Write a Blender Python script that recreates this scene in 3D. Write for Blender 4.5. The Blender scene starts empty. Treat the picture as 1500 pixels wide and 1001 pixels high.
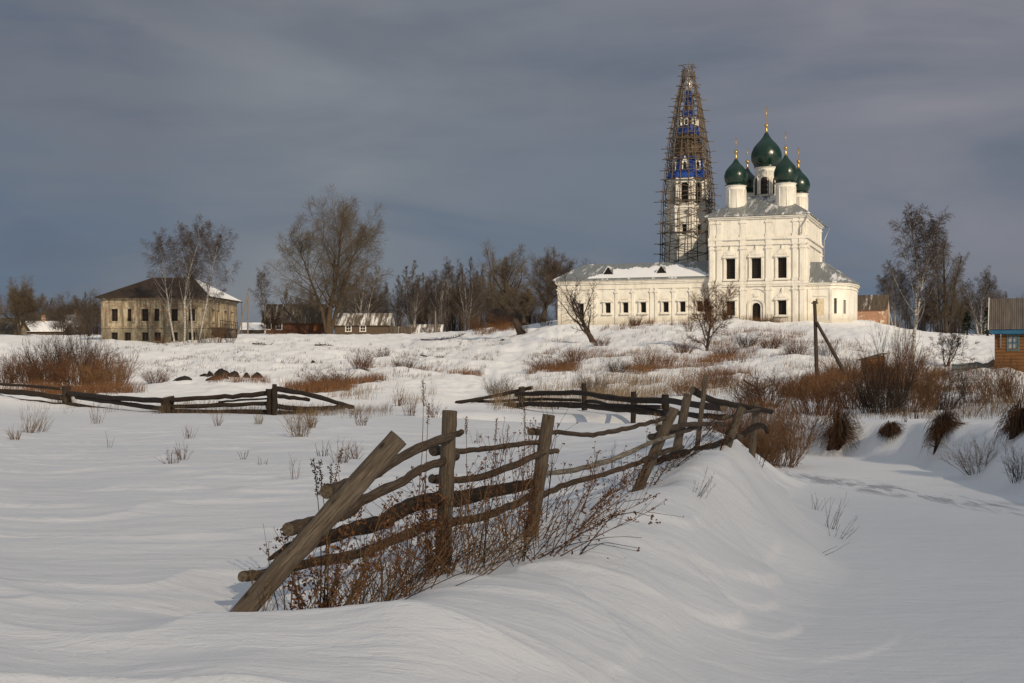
import bpy, math, random
import numpy as np
from mathutils import Vector, Matrix, Quaternion

S = bpy.context.scene
COL = S.collection
F = 2000.0          # focal length in photo pixels (48 mm on a 36 mm sensor)
HZ = 540.0          # eye level row of the photo
def P(px, py, Y):   # a point at depth Y metres
    return Vector(((px - 750) / F * Y, Y, (HZ - py) / F * Y))

# ------------------------------------------------------------------ mesh builder
class MB:
    def __init__(s):
        s.v = []; s.f = []; s.fm = []; s.sm = []; s.tc = []; s.mats = []; s.cur = 0
    def use(s, m):
        if m not in s.mats: s.mats.append(m)
        s.cur = s.mats.index(m); return s
    def add(s, vs, fs, tc=None, smooth=False):
        b = len(s.v)
        s.v.extend([tuple(v) for v in vs])
        s.tc.extend(tc if tc else [tuple(v) for v in vs])
        for f in fs:
            s.f.append(tuple(i + b for i in f)); s.fm.append(s.cur); s.sm.append(smooth)
        return s
    def box(s, c, d, rz=0.0, M=None):
        x, y, z = d[0] / 2, d[1] / 2, d[2] / 2
        R = M if M else Matrix.Rotation(rz, 3, 'Z')
        c = Vector(c)
        L = [Vector((i * x, j * y, k * z)) for k in (-1, 1) for j in (-1, 1) for i in (-1, 1)]
        vs = [c + R @ l for l in L]
        return s.add(vs, [(0, 2, 3, 1), (4, 5, 7, 6), (0, 1, 5, 4), (2, 6, 7, 3), (0, 4, 6, 2), (1, 3, 7, 5)])
    def beam(s, a, b, w, h):          # rectangular bar from a to b
        a = Vector(a); b = Vector(b); d = (b - a)
        q = d.to_track_quat('Y', 'Z').to_matrix()
        return s.box((a + b) / 2, (w, d.length, h), M=q)
    def tube(s, pts, rad, n=8, smooth=True, cap=True, jit=None):
        pts = [Vector(p) for p in pts]
        m = len(pts)
        if not hasattr(rad, '__len__'): rad = [rad] * m
        t = (pts[1] - pts[0]).normalized()
        up = Vector((0, 0, 1)) if abs(t.z) < .9 else Vector((1, 0, 0))
        a = t.cross(up).normalized()
        vs = []; tc = []; L = 0.0
        for i in range(m):
            if i == 0: t = pts[1] - pts[0]
            elif i == m - 1: t = pts[i] - pts[i - 1]
            else: t = pts[i + 1] - pts[i - 1]
            t.normalize()
            a = (a - t * a.dot(t)); a.normalize()
            b = t.cross(a)
            if i: L += (pts[i] - pts[i - 1]).length
            for k in range(n):
                an = 2 * math.pi * k / n
                r = rad[i] * (jit(an, L, i, k) if jit else 1.0)
                ca, sa = math.cos(an), math.sin(an)
                vs.append(pts[i] + a * (ca * r) + b * (sa * r))
                tc.append((ca * rad[i], sa * rad[i], L))
        fs = []
        for i in range(m - 1):
            for k in range(n):
                k2 = (k + 1) % n
                fs.append((i * n + k, i * n + k2, (i + 1) * n + k2, (i + 1) * n + k))
        s.add(vs, fs, tc, smooth)
        if cap:
            b = len(s.v) - m * n
            s.f.append(tuple(b + k for k in range(n))[::-1]); s.fm.append(s.cur); s.sm.append(False)
            s.f.append(tuple(b + (m - 1) * n + k for k in range(n))); s.fm.append(s.cur); s.sm.append(False)
        return s
    def spike(s, p, q, r):            # a thin three sided twig
        d = q - p
        a = d.cross(Vector((.3, .5, .81)))
        if a.length < 1e-6: a = Vector((1, 0, 0))
        a = a.normalized() * r
        b = d.cross(a).normalized() * r
        return s.add((p + a, p - a * .5 + b * .87, p - a * .5 - b * .87, q), ((0, 1, 3), (1, 2, 3), (2, 0, 3)),
                     ((r, 0, 0), (-r, r, 0), (-r, -r, 0), (0, 0, d.length)))
    def lathe(s, prof, n=32, c=(0, 0, 0), smooth=True, rot=0.0):
        vs = []; fs = []
        for r, z in prof:
            for k in range(n):
                an = 2 * math.pi * k / n + rot
                vs.append((c[0] + r * math.cos(an), c[1] + r * math.sin(an), c[2] + z))
        m = len(prof)
        for i in range(m - 1):
            for k in range(n):
                k2 = (k + 1) % n
                fs.append((i * n + k, i * n + k2, (i + 1) * n + k2, (i + 1) * n + k))
        fs.append(tuple(range((m - 1) * n, m * n)))
        fs.append(tuple(range(n))[::-1])
        return s.add(vs, fs, None, smooth)
    def build(s, name, parent=None, loc=None):
        me = bpy.data.meshes.new(name)
        me.from_pydata(s.v, [], s.f)
        for m in s.mats: me.materials.append(m)
        me.polygons.foreach_set('material_index', s.fm)
        me.polygons.foreach_set('use_smooth', s.sm)
        at = me.attributes.new('tc', 'FLOAT_VECTOR', 'POINT')
        at.data.foreach_set('vector', np.array(s.tc, dtype=np.float32).ravel())
        me.update()
        o = bpy.data.objects.new(name, me); COL.objects.link(o)
        if parent: o.parent = parent
        if loc is not None: o.location = loc
        return o

def tag(o, label=None, cat=None, group=None, kind=None):
    if label: o['label'] = label
    if cat: o['category'] = cat
    if group: o['group'] = group
    if kind: o['kind'] = kind
    return o
def empty(name, loc, rz=0.0, label=None, cat=None, group=None):
    o = bpy.data.objects.new(name, None); COL.objects.link(o)
    o.empty_display_size = .3
    o.location = loc; o.rotation_euler = (0, 0, rz)
    return tag(o, label, cat, group)
def kids(o): return [c for c in bpy.data.objects if c.parent == o]
def copy_thing(o, ch, loc, rz=0.0, sc=1.0, label=None, group=None):
    c = o.copy(); COL.objects.link(c)
    c.location = loc; c.rotation_euler = (0, 0, rz)
    c.scale = sc if hasattr(sc, '__len__') else (sc, sc, sc)
    if label: c['label'] = label
    if group: c['group'] = group
    for k in ch:
        d = k.copy(); COL.objects.link(d); d.parent = c
    return c

# ------------------------------------------------------------------ materials
def newmat(name):
    m = bpy.data.materials.new(name); m.use_nodes = True
    nt = m.node_tree; nt.nodes.clear()
    out = nt.nodes.new('ShaderNodeOutputMaterial')
    b = nt.nodes.new('ShaderNodeBsdfPrincipled')
    nt.links.new(b.outputs[0], out.inputs[0])
    b.inputs['Specular IOR Level'].default_value = .25
    return m, nt, b
def N(nt, t, **kw):
    n = nt.nodes.new(t)
    for k, v in kw.items(): setattr(n, k, v)
    return n
def coords(nt, src='obj', scale=(1, 1, 1), rot=(0, 0, 0)):
    if src == 'tc':
        c = N(nt, 'ShaderNodeAttribute'); c.attribute_name = 'tc'; o = c.outputs['Vector']
    elif src == 'gen': o = N(nt, 'ShaderNodeTexCoord').outputs['Generated']
    else: o = N(nt, 'ShaderNodeTexCoord').outputs['Object']
    mp = N(nt, 'ShaderNodeMapping'); mp.inputs['Scale'].default_value = scale; mp.inputs['Rotation'].default_value = rot
    nt.links.new(o, mp.inputs[0]); return mp.outputs[0]
def noise(nt, vec, scale, detail=4, rough=.6, dist=0.0):
    n = N(nt, 'ShaderNodeTexNoise'); n.inputs['Scale'].default_value = scale
    n.inputs['Detail'].default_value = detail; n.inputs['Roughness'].default_value = rough
    n.inputs['Distortion'].default_value = dist
    nt.links.new(vec, n.inputs['Vector']); return n.outputs['Fac']
def ramp(nt, fac, stops):
    r = N(nt, 'ShaderNodeValToRGB'); el = r.color_ramp.elements
    while len(el) < len(stops): el.new(.5)
    for e, (p, c) in zip(el, stops):
        e.position = p; e.color = (c[0], c[1], c[2], 1) if hasattr(c, '__len__') else (c, c, c, 1)
    nt.links.new(fac, r.inputs[0]); return r.outputs[0]
def mix(nt, fac, a, b, mode='MIX'):
    m = N(nt, 'ShaderNodeMix', data_type='RGBA', blend_type=mode)
    for s, v in ((0, fac), (6, a), (7, b)):
        if hasattr(v, 'is_linked'): nt.links.new(v, m.inputs[s])
        elif s == 0: m.inputs[0].default_value = v
        else: m.inputs[s].default_value = (v[0], v[1], v[2], 1)
    return m.outputs[2]
def math_(nt, op, a, b=0.0, c=0.0, clamp=False):
    m = N(nt, 'ShaderNodeMath', operation=op); m.use_clamp = clamp
    for i, v in enumerate((a, b, c)):
        if hasattr(v, 'is_linked'): nt.links.new(v, m.inputs[i])
        else: m.inputs[i].default_value = v
    return m.outputs[0]
def bump(nt, b, h, dist, strength=1.0, prev=None):
    n = N(nt, 'ShaderNodeBump'); n.inputs['Distance'].default_value = dist; n.inputs['Strength'].default_value = strength
    nt.links.new(h, n.inputs['Height'])
    if prev: nt.links.new(prev, n.inputs['Normal'])
    nt.links.new(n.outputs[0], b.inputs['Normal']); return n.outputs[0]
def setc(nt, b, col):
    if hasattr(col, 'is_linked'): nt.links.new(col, b.inputs['Base Color'])
    else: b.inputs['Base Color'].default_value = (*col, 1)

def simple(name, c1, c2, src='obj', scale=3.0, stretch=(1, 1, 1), rough=.8, bd=0.0, detail=5, lo=.35, hi=.65):
    m, nt, b = newmat(name)
    v = coords(nt, src, stretch)
    n = noise(nt, v, scale, detail)
    setc(nt, b, ramp(nt, n, [(lo, c1), (hi, c2)]))
    b.inputs['Roughness'].default_value = rough
    if bd: bump(nt, b, n, bd)
    return m

def mat_snow():
    m, nt, b = newmat('snow')
    v = coords(nt)
    big = noise(nt, v, .25, 3)
    setc(nt, b, ramp(nt, big, [(.3, (.77, .79, .82)), (.7, (.82, .835, .855))]))
    b.inputs['Roughness'].default_value = .65
    wv = coords(nt, 'obj', (.6, 2.2, 1), (0, 0, math.radians(-6)))
    rp = noise(nt, wv, 2.0, 4, .5, .8)
    p1 = bump(nt, b, rp, .045, .38)
    fine = noise(nt, v, 30, 5, .7)
    p2 = bump(nt, b, fine, .016, .55, p1)
    cr = ramp(nt, noise(nt, coords(nt, 'obj', (.7, 1.7, 1), (0, 0, math.radians(-12))), 1.5, 7, .6, .6), [(.44, 0), (.475, .5), (.53, .5), (.56, 1)])      # thin wind crust edges
    p3 = bump(nt, b, cr, .02, .38, p2)
    lump = noise(nt, v, 1.3, 4, .5)
    bump(nt, b, lump, .10, .35, p3)
    return m
def mat_ice():
    m, nt, b = newmat('creek_ice')
    v = coords(nt)
    st = noise(nt, coords(nt, 'obj', (2.4, .45, 1), (0, 0, math.radians(16))), 1.6, 5, .65, .4)
    sep = N(nt, 'ShaderNodeSeparateXYZ'); nt.links.new(v, sep.inputs[0])
    d = math_(nt, 'ADD', math_(nt, 'MULTIPLY', math_(nt, 'SUBTRACT', sep.outputs[0], 6.9), .958), math_(nt, 'MULTIPLY', math_(nt, 'SUBTRACT', sep.outputs[1], 35.0), .287))
    near = math_(nt, 'SUBTRACT', 1.0, math_(nt, 'MULTIPLY', math_(nt, 'ABSOLUTE', d), .85), clamp=True)      # swept bare strip along the current
    along = math_(nt, 'SUBTRACT', 1.0, math_(nt, 'MULTIPLY', math_(nt, 'ABSOLUTE', math_(nt, 'SUBTRACT', sep.outputs[1], 30.0)), .14), clamp=True)
    f = math_(nt, 'MULTIPLY', math_(nt, 'MULTIPLY', near, math_(nt, 'POWER', along, .5)), ramp(nt, st, [(.42, .0), (.58, 1)]))
    snowc = ramp(nt, noise(nt, v, .25, 3), [(.3, (.77, .79, .82)), (.7, (.82, .835, .855))])
    faint = mix(nt, ramp(nt, st, [(.55, 0), (.75, .35)]), snowc, (.62, .635, .665))
    setc(nt, b, mix(nt, ramp(nt, f, [(.12, 0), (.6, .9)]), faint, (.36, .375, .41)))
    b.inputs['Roughness'].default_value = .6
    p1 = bump(nt, b, st, .03, .5)
    p2 = bump(nt, b, noise(nt, v, 30, 5, .7), .016, .55, p1)
    bump(nt, b, noise(nt, v, 1.3, 4, .5), .10, .35, p2)
    return m
def mat_wood(name, dark, mid, light, bd=.004):
    m, nt, b = newmat(name)
    v = coords(nt, 'tc', (1, 1, .07))
    n = noise(nt, v, 70, 6, .7, .4)
    c = ramp(nt, n, [(.30, dark), (.5, mid), (.72, light)])
    v2 = coords(nt, 'tc', (1, 1, .35))
    blot = noise(nt, v2, 9, 4)
    c = mix(nt, ramp(nt, blot, [(.45, 0), (.75, .75)]), c, dark)
    # small dark knots
    vo = N(nt, 'ShaderNodeTexVoronoi'); vo.inputs['Scale'].default_value = 7
    nt.links.new(coords(nt, 'tc', (1, 1, .55)), vo.inputs['Vector'])
    c = mix(nt, ramp(nt, vo.outputs['Distance'], [(.06, .9), (.16, 0)]), c, [x * .5 for x in dark])
    setc(nt, b, c)
    b.inputs['Roughness'].default_value = .85
    bump(nt, b, n, bd)
    return m
def mat_bark(name, dark, light, sc=14, bd=.012):
    m, nt, b = newmat(name)
    n = noise(nt, coords(nt, 'tc', (1, 1, .3)), sc, 6, .7, .6)
    c = ramp(nt, n, [(.35, dark), (.68, light)])
    big = noise(nt, coords(nt, 'tc'), 2.5, 3)
    c = mix(nt, ramp(nt, big, [(.4, 0), (.7, .5)]), c, [x * .55 for x in dark])
    setc(nt, b, c); b.inputs['Roughness'].default_value = .9
    bump(nt, b, n, bd)
    return m
def mat_birch():
    m, nt, b = newmat('birch_bark')
    n = noise(nt, coords(nt, 'tc', (.6, .6, 3.0)), 2.2, 5, .7)
    c = ramp(nt, n, [(.40, (.05, .045, .04)), (.47, (.27, .26, .24)), (.6, (.44, .42, .39))])
    setc(nt, b, c); b.inputs['Roughness'].default_value = .8
    return m
def mat_plaster():
    m, nt, b = newmat('white_plaster')
    v = coords(nt)
    n = noise(nt, v, .9, 6, .65)
    c = ramp(nt, n, [(.3, (.65, .62, .55)), (.5, (.755, .73, .66)), (.75, (.785, .76, .695))])
    st = noise(nt, coords(nt, 'obj', (1, 1, .12)), 1.6, 5, .7)
    c = mix(nt, ramp(nt, st, [(.50, 0), (.72, .65)]), c, (.44, .40, .33))
    sp = noise(nt, v, 3.5, 6, .75)
    c = mix(nt, ramp(nt, sp, [(.60, 0), (.68, .55)]), c, (.44, .36, .28))
    sep = N(nt, 'ShaderNodeSeparateXYZ'); nt.links.new(v, sep.inputs[0])
    foot = math_(nt, 'ADD', sep.outputs[2], math_(nt, 'MULTIPLY', sp, 2.4))      # damp, flaked foot of the walls
    c = mix(nt, ramp(nt, math_(nt, 'MULTIPLY', foot, .2), [(.25, .75), (.46, 0)]), c, (.47, .43, .36))
    setc(nt, b, c); b.inputs['Roughness'].default_value = .85
    bump(nt, b, noise(nt, v, 7, 4), .02, .5)
    return m
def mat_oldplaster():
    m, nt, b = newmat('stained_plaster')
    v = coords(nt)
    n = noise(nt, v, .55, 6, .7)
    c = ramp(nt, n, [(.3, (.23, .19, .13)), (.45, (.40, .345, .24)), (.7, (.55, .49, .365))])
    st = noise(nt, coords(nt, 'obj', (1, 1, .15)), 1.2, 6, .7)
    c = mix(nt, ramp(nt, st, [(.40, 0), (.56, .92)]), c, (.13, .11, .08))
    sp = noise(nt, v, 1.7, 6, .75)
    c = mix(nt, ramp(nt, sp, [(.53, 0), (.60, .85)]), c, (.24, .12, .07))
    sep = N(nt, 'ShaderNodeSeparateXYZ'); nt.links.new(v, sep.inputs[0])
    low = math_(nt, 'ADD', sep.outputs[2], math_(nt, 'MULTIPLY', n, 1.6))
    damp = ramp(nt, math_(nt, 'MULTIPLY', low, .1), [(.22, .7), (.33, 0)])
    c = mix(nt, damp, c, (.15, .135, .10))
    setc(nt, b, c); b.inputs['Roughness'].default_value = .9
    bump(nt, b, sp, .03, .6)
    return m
def mat_roof(name, base1, base2, snow_lo, snow_hi, seam=1.8, axis=(1, 0, 0), rough=.5, metal=0.0, stre=(1, .25, .25)):
    m, nt, b = newmat(name)
    v = coords(nt)
    n = noise(nt, coords(nt, 'obj', stre), 1.1, 6, .7)
    w = N(nt, 'ShaderNodeTexWave'); w.bands_direction = 'X'; w.inputs['Scale'].default_value = seam
    w.inputs['Distortion'].default_value = .3
    nt.links.new(v, w.inputs['Vector'])
    c = ramp(nt, noise(nt, coords(nt, 'obj', (6, .5, .5)), 1.0, 4), [(.3, base1), (.7, base2)])
    c = mix(nt, ramp(nt, w.outputs['Fac'], [(.9, 0), (.99, .6)]), c, [x * .5 for x in base1])
    sn = math_(nt, 'ADD', n, math_(nt, 'MULTIPLY', w.outputs['Fac'], -.07))
    f = ramp(nt, sn, [(snow_lo, 0), (snow_hi, 1)])
    c = mix(nt, f, c, (.80, .80, .80))
    setc(nt, b, c); b.inputs['Roughness'].default_value = rough; b.inputs['Metallic'].default_value = metal
    h = math_(nt, 'ADD', math_(nt, 'MULTIPLY', w.outputs['Fac'], .6), f)
    bump(nt, b, h, .05, .6)
    return m
def mat_logs(name, dark, light, per=4.2):
    m, nt, b = newmat(name)
    v = coords(nt)
    w = N(nt, 'ShaderNodeTexWave'); w.bands_direction = 'Z'; w.inputs['Scale'].default_value = per / 3.14
    w.inputs['Distortion'].default_value = .15
    nt.links.new(v, w.inputs['Vector'])
    n = noise(nt, coords(nt, 'obj', (.6, .6, 6)), 2.5, 5, .7)
    c = ramp(nt, n, [(.3, dark), (.7, light)])
    c = mix(nt, ramp(nt, w.outputs['Fac'], [(.02, .85), (.14, 0)]), c, [x * .3 for x in dark])
    setc(nt, b, c); b.inputs['Roughness'].default_value = .8
    bump(nt, b, w.outputs['Fac'], .04, .5)
    return m
def mat_brick():
    m, nt, b = newmat('ruined_brick')
    v = coords(nt)
    br = N(nt, 'ShaderNodeTexBrick'); br.inputs['Scale'].default_value = 3.2
    br.inputs['Color1'].default_value = (.30, .13, .07, 1); br.inputs['Color2'].default_value = (.38, .20, .12, 1)
    br.inputs['Mortar'].default_value = (.45, .38, .3, 1)
    nt.links.new(coords(nt, 'obj', (1, 1, 1), (math.radians(90), 0, 0)), br.inputs['Vector'])
    pl = noise(nt, v, .9, 6, .7)
    c = mix(nt, ramp(nt, pl, [(.54, 0), (.6, .9)]), br.outputs['Color'], (.62, .54, .43))
    setc(nt, b, c); b.inputs['Roughness'].default_value = .9
    bump(nt, b, pl, .05)
    return m
def flat(name, c, rough=.6, metal=0.0, spec=.25):
    m, nt, b = newmat(name)
    n = noise(nt, coords(nt), 4, 4)
    setc(nt, b, ramp(nt, n, [(.3, [x * .82 for x in c]), (.7, [min(1, x * 1.12) for x in c])]))
    b.inputs['Roughness'].default_value = rough; b.inputs['Metallic'].default_value = metal
    b.inputs['Specular IOR Level'].default_value = spec
    if metal == 0 and rough < .3:      # hammered, weathered sheet metal
        n2 = noise(nt, coords(nt), 1.6, 4)
        nt.links.new(ramp(nt, n2, [(.3, .16), (.7, .42)]), b.inputs['Roughness']); bump(nt, b, noise(nt, coords(nt, 'obj', (1, 1, .6)), 2.4, 2), .05, .5)
    return m
M = {}
M['snow'] = mat_snow(); M['ice'] = mat_ice()
M['post'] = mat_wood('weathered_post_wood', (.05, .036, .024), (.135, .105, .075), (.24, .195, .145))
M['rail'] = mat_wood('weathered_rail_bark', (.028, .019, .013), (.085, .060, .042), (.17, .135, .10), .006)
M['birchrail'] = mat_wood('birch_rail_bark', (.05, .04, .03), (.22, .19, .15), (.42, .38, .32), .005)
M['darklog'] = mat_wood('dark_fence_log', (.012, .008, .006), (.034, .023, .016), (.075, .056, .04), .006)
M['cut'] = simple('cut_wood_end', (.07, .05, .033), (.20, .16, .11), 'tc', 40, (1, 1, 1), .9, .003)
M['bark'] = mat_bark('brown_bark', (.030, .022, .016), (.10, .078, .056))
M['barkwarm'] = mat_bark('warm_bark', (.040, .027, .016), (.13, .094, .060))
M['barkdark'] = mat_bark('dark_bark', (.028, .021, .016), (.095, .07, .052))
M['birch'] = mat_birch()
M['twig'] = simple('grey_brown_twigs', (.060, .046, .036), (.135, .106, .083), 'tc', 3, rough=.9)
M['twigwarm'] = simple('olive_brown_twigs', (.065, .050, .034), (.15, .118, .080), 'tc', 3, rough=.9)
M['twigbirch'] = simple('birch_twigs', (.045, .034, .031), (.105, .084, .076), 'tc', 3, rough=.9)
M['twigdark'] = simple('dark_twigs', (.022, .015, .011), (.056, .038, .029), 'tc', 3, rough=.9)
M['twigred'] = simple('rust_twigs', (.060, .027, .013), (.145, .070, .032), 'tc', 3, rough=.9)
M['twigorange'] = simple('orange_twigs', (.10, .052, .024), (.22, .12, .058), 'tc', 3, rough=.9)
M['straw'] = simple('straw_grass', (.10, .068, .038), (.24, .172, .105), 'tc', 2, rough=.9)
M['rust'] = simple('rust_grass', (.085, .040, .018), (.19, .095, .043), 'tc', 2, rough=.9)
M['weed'] = simple('dry_weed_brown', (.075, .036, .016), (.19, .10, .05), 'tc', 8, rough=.9)
M['weedleaf'] = simple('dry_leaf', (.085, .036, .015), (.24, .115, .05), 'tc', 30, rough=.9)
M['weedstraw'] = simple('dry_stalk_straw', (.13, .08, .038), (.28, .19, .10), 'tc', 8, rough=.9)
M['weeddark'] = simple('dark_dry_stem', (.02, .012, .008), (.06, .036, .022), 'tc', 8, rough=.9)
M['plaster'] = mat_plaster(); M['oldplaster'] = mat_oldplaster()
M['metalroof'] = mat_roof('grey_metal_roof', (.14, .155, .16), (.25, .27, .275), .50, .58, 2.2, rough=.42, metal=.25)
M['wingroof'] = mat_roof('snowy_metal_roof', (.16, .18, .19), (.26, .28, .28), .54, .60, 1.6, rough=.45, metal=.2)
M['shingle'] = mat_roof('old_plank_roof', (.05, .04, .03), (.15, .115, .085), .57, .70, 2.4, rough=.9, stre=(1.6, .2, .2))
M['snowshingle'] = mat_roof('snowy_plank_roof', (.06, .05, .04), (.15, .12, .09), .44, .58, 2.4, rough=.9, stre=(1.6, .2, .2))
M['brownroof'] = mat_roof('rusty_brown_roof', (.02, .014, .010), (.055, .037, .026), .80, .9, 1.5, rough=.8)
M['slate'] = mat_roof('grey_slate_roof', (.065, .055, .047), (.145, .12, .10), .74, .85, 2.6, rough=.8)
M['green'] = flat('green_dome_paint', (.003, .022, .013), .2, 0, .6)
M['gold'] = flat('gilt_metal', (.55, .36, .13), .35, .9)
M['blue'] = simple('blue_roof_paint', (.012, .038, .20), (.028, .08, .34), 'obj', 2.0, rough=.4)
M['sheath'] = simple('brown_tent_boards', (.05, .036, .026), (.15, .105, .065), 'obj', 2.5, (1, 1, .3), .8)
M['dark'] = flat('dark_window', (.013, .010, .008), .35)
M['grille'] = flat('window_bars', (.05, .035, .025), .6)
M['niche'] = simple('boarded_niche', (.50, .42, .28), (.66, .57, .42), 'obj', 3, rough=.9)
M['scaf'] = mat_wood('scaffold_poles', (.055, .042, .030), (.13, .102, .076), (.24, .195, .15), .002)
M['logs'] = mat_logs('red_brown_logs', (.075, .030, .018), (.16, .075, .042))
M['greylogs'] = mat_logs('grey_logs', (.06, .045, .032), (.14, .10, .07))
M['orangelogs'] = mat_logs('orange_plank_wall', (.10, .044, .016), (.19, .09, .034), 5)
M['brick'] = mat_brick()
M['bluepaint'] = simple('blue_painted_board', (.012, .07, .14), (.025, .11, .20), 'obj', 3, rough=.7)
M['teal'] = simple('faded_teal_paint', (.035, .085, .10), (.075, .145, .16), 'obj', 3, rough=.8)
M['greenpaint'] = simple('green_painted_board', (.015, .07, .055), (.03, .12, .09), 'obj', 3, rough=.7)
M['whitepaint'] = simple('white_trim_paint', (.55, .54, .5), (.7, .69, .65), 'obj', 3, rough=.7)
M['reddoor'] = simple('red_brown_door', (.13, .045, .02), (.22, .09, .04), 'obj', 3, rough=.8)
M['tin'] = flat('tin_pipe', (.35, .36, .36), .45, .6)
M['finial'] = flat('pale_tin_finial', (.62, .60, .55), .4, .3)
M['earth'] = simple('dark_earth', (.020, .013, .009), (.06, .042, .03), 'obj', 9, rough=.95, bd=.02)
M['stone'] = simple('dark_boulder', (.009, .008, .008), (.028, .024, .022), 'obj', 3, rough=.85, bd=.03)
M['pole'] = mat_wood('utility_pole_wood', (.02, .015, .012), (.05, .038, .03), (.09, .07, .055), .004)
M['greypole'] = mat_wood('grey_pole_wood', (.10, .085, .07), (.2, .175, .15), (.3, .27, .24), .004)
M['needle'] = simple('spruce_needles', (.012, .022, .012), (.035, .05, .025), 'tc', 2, rough=.9)
# ------------------------------------------------------------------ terrain
def vnoise(x, y, seed=0):
    xi = np.floor(x).astype(np.int64); yi = np.floor(y).astype(np.int64)
    xf = x - xi; yf = y - yi
    def h(a, b):
        n = (a * 374761393 + b * 668265263 + seed * 1442695041) & 0xffffffff
        n = ((n ^ (n >> 13)) * 1274126177) & 0xffffffff
        return ((n ^ (n >> 16)) & 0xffff) / 65535.0
    u = xf * xf * xf * (xf * (xf * 6 - 15) + 10); v = yf * yf * yf * (yf * (yf * 6 - 15) + 10)
    a = h(xi, yi) * (1 - u) + h(xi + 1, yi) * u
    b = h(xi, yi + 1) * (1 - u) + h(xi + 1, yi + 1) * u
    return a * (1 - v) + b * v - .5
def fbm(x, y, oct=4, seed=0, gain=.5):
    t = 0; a = 1.0
    for i in range(oct):
        t = t + a * vnoise(x * 2 ** i + 17.3 * i, y * 2 ** i - 9.1 * i, seed + i); a *= gain
    return t
def sst(e0, e1, x):
    t = np.clip((x - e0) / (e1 - e0), 0, 1); return t * t * (3 - 2 * t)

CP = [  # photo column, photo row, depth: where the snow surface was read off
 (0, 1000, 7.4), (350, 1000, 7.5), (750, 1000, 7.8), (0, 800, 13.1), (0, 700, 21.2), (200, 700, 21.2), (0, 640, 34), (100, 592, 66), (0, 588, 66), (246, 606, 52),
 (398, 608, 51), (516, 598, 60), (520, 650, 31), (650, 600, 57), (560, 720, 19), (300, 650, 31),
 (360, 893, 10), (470, 860, 11), (650, 792, 12.7), (780, 775, 14.7), (935, 715, 18), (987, 675, 20.2), (1066, 654, 22.3),
 (1120, 660, 24), (1020, 640, 28), (1050, 622, 40), (900, 620, 43), (760, 640, 34), (1150, 640, 36),
 (150, 578, 74), (60, 560, 95), (200, 560, 95), (320, 558, 90), (450, 566, 85), (560, 570, 78), (250, 525, 140), (80, 528, 130), (20, 508, 160), (440, 530, 130),
 (580, 540, 118), (250, 503, 182), (225, 500, 192), (330, 498, 190), (450, 500, 190), (480, 492, 235), (430, 490, 250), (545, 490, 248), (25, 492, 235), (100, 492, 240),
 (690, 545, 115), (700, 572, 80), (720, 512, 160), (765, 490, 186), (640, 493, 215), (600, 510, 175), (800, 474, 228), (700, 484, 230),
 (870, 502, 160), (950, 497, 155), (1037, 509, 142), (820, 474, 196), (930, 472, 190), (1040, 471, 186), (1110, 470, 184), (1181, 470, 181), (1255, 474, 182), (1290, 474, 200),
 (850, 548, 100), (850, 582, 72), (780, 595, 64), (950, 545, 100), (960, 600, 58), (1100, 545, 90), (1100, 600, 50), (1180, 500, 140), (1195, 556, 75), (1238, 551, 78),
 (1280, 550, 80), (1335, 547, 100), (1387, 536, 112), (1400, 491, 225), (1340, 489, 225), (1460, 490, 235), (1475, 541, 83), (1490, 541, 88), (1420, 528, 130),
 (1300, 610, 45.5), (1400, 600, 52), (1490, 596, 46), (1450, 575, 65), (1230, 616, 44.5), (1250, 590, 58), (1330, 585, 62), (1500, 560, 75),
]
def _pol(X, Y):
    r = np.hypot(X, Y); th = np.clip(np.arctan2(X, Y), -.5, .5)
    return th * 7.0, np.log(np.maximum(r, 6.5)) * 1.25
_cx = np.array([(a - 750) / F * d for a, b, d in CP]); _cy = np.array([float(d) for a, b, d in CP])
_cz = np.array([(HZ - b) / F * d for a, b, d in CP])
# the far plateau behind everything
for tx in (-.5, -.3, -.1, .1, .3, .5):
    for d, z in ((330, 8.0), (600, 9.5), (1500, 10), (4000, 10)):
        _cx = np.append(_cx, tx * d); _cy = np.append(_cy, d); _cz = np.append(_cz, z)
_a, _b = _pol(_cx, _cy)
_c0 = .10
_A = np.sqrt((_a[:, None] - _a) ** 2 + (_b[:, None] - _b) ** 2 + _c0 ** 2)
_w = np.linalg.solve(np.block([[_A + np.eye(len(_a)) * .004, np.ones((len(_a), 1))], [np.ones((1, len(_a))), np.zeros((1, 1))]]), np.append(_cz, 0))
CREEK = np.array([(2.6, -40), (2.2, 0), (1.8, 6), (2.15, 11.5), (3.4, 15.6), (5.5, 24), (7.0, 34.5), (7.2, 41), (4, 47), (-2, 52), (-2, 54), (5, 51),
                  (8.4, 43.5), (10.5, 41), (11.6, 36), (11.4, 30), (11.0, 25), (12.2, 19), (14, 10), (15, -10), (14, -40)], float)
ICE = -2.7
def sd_poly(X, Y, V):
    d = np.full(X.shape, 1e18); s = np.ones(X.shape)
    n = len(V); j = n - 1
    for i in range(n):
        ex, ey = V[j] - V[i]; wx = X - V[i][0]; wy = Y - V[i][1]
        t = np.clip((wx * ex + wy * ey) / (ex * ex + ey * ey), 0, 1)
        bx = wx - ex * t; by = wy - ey * t
        d = np.minimum(d, bx * bx + by * by)
        c1 = Y >= V[i][1]; c2 = Y < V[j][1]; c3 = ex * wy > ey * wx
        s = np.where((c1 & c2 & c3) | (~c1 & ~c2 & ~c3), -s, s)
        j = i
    return s * np.sqrt(d)
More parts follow.
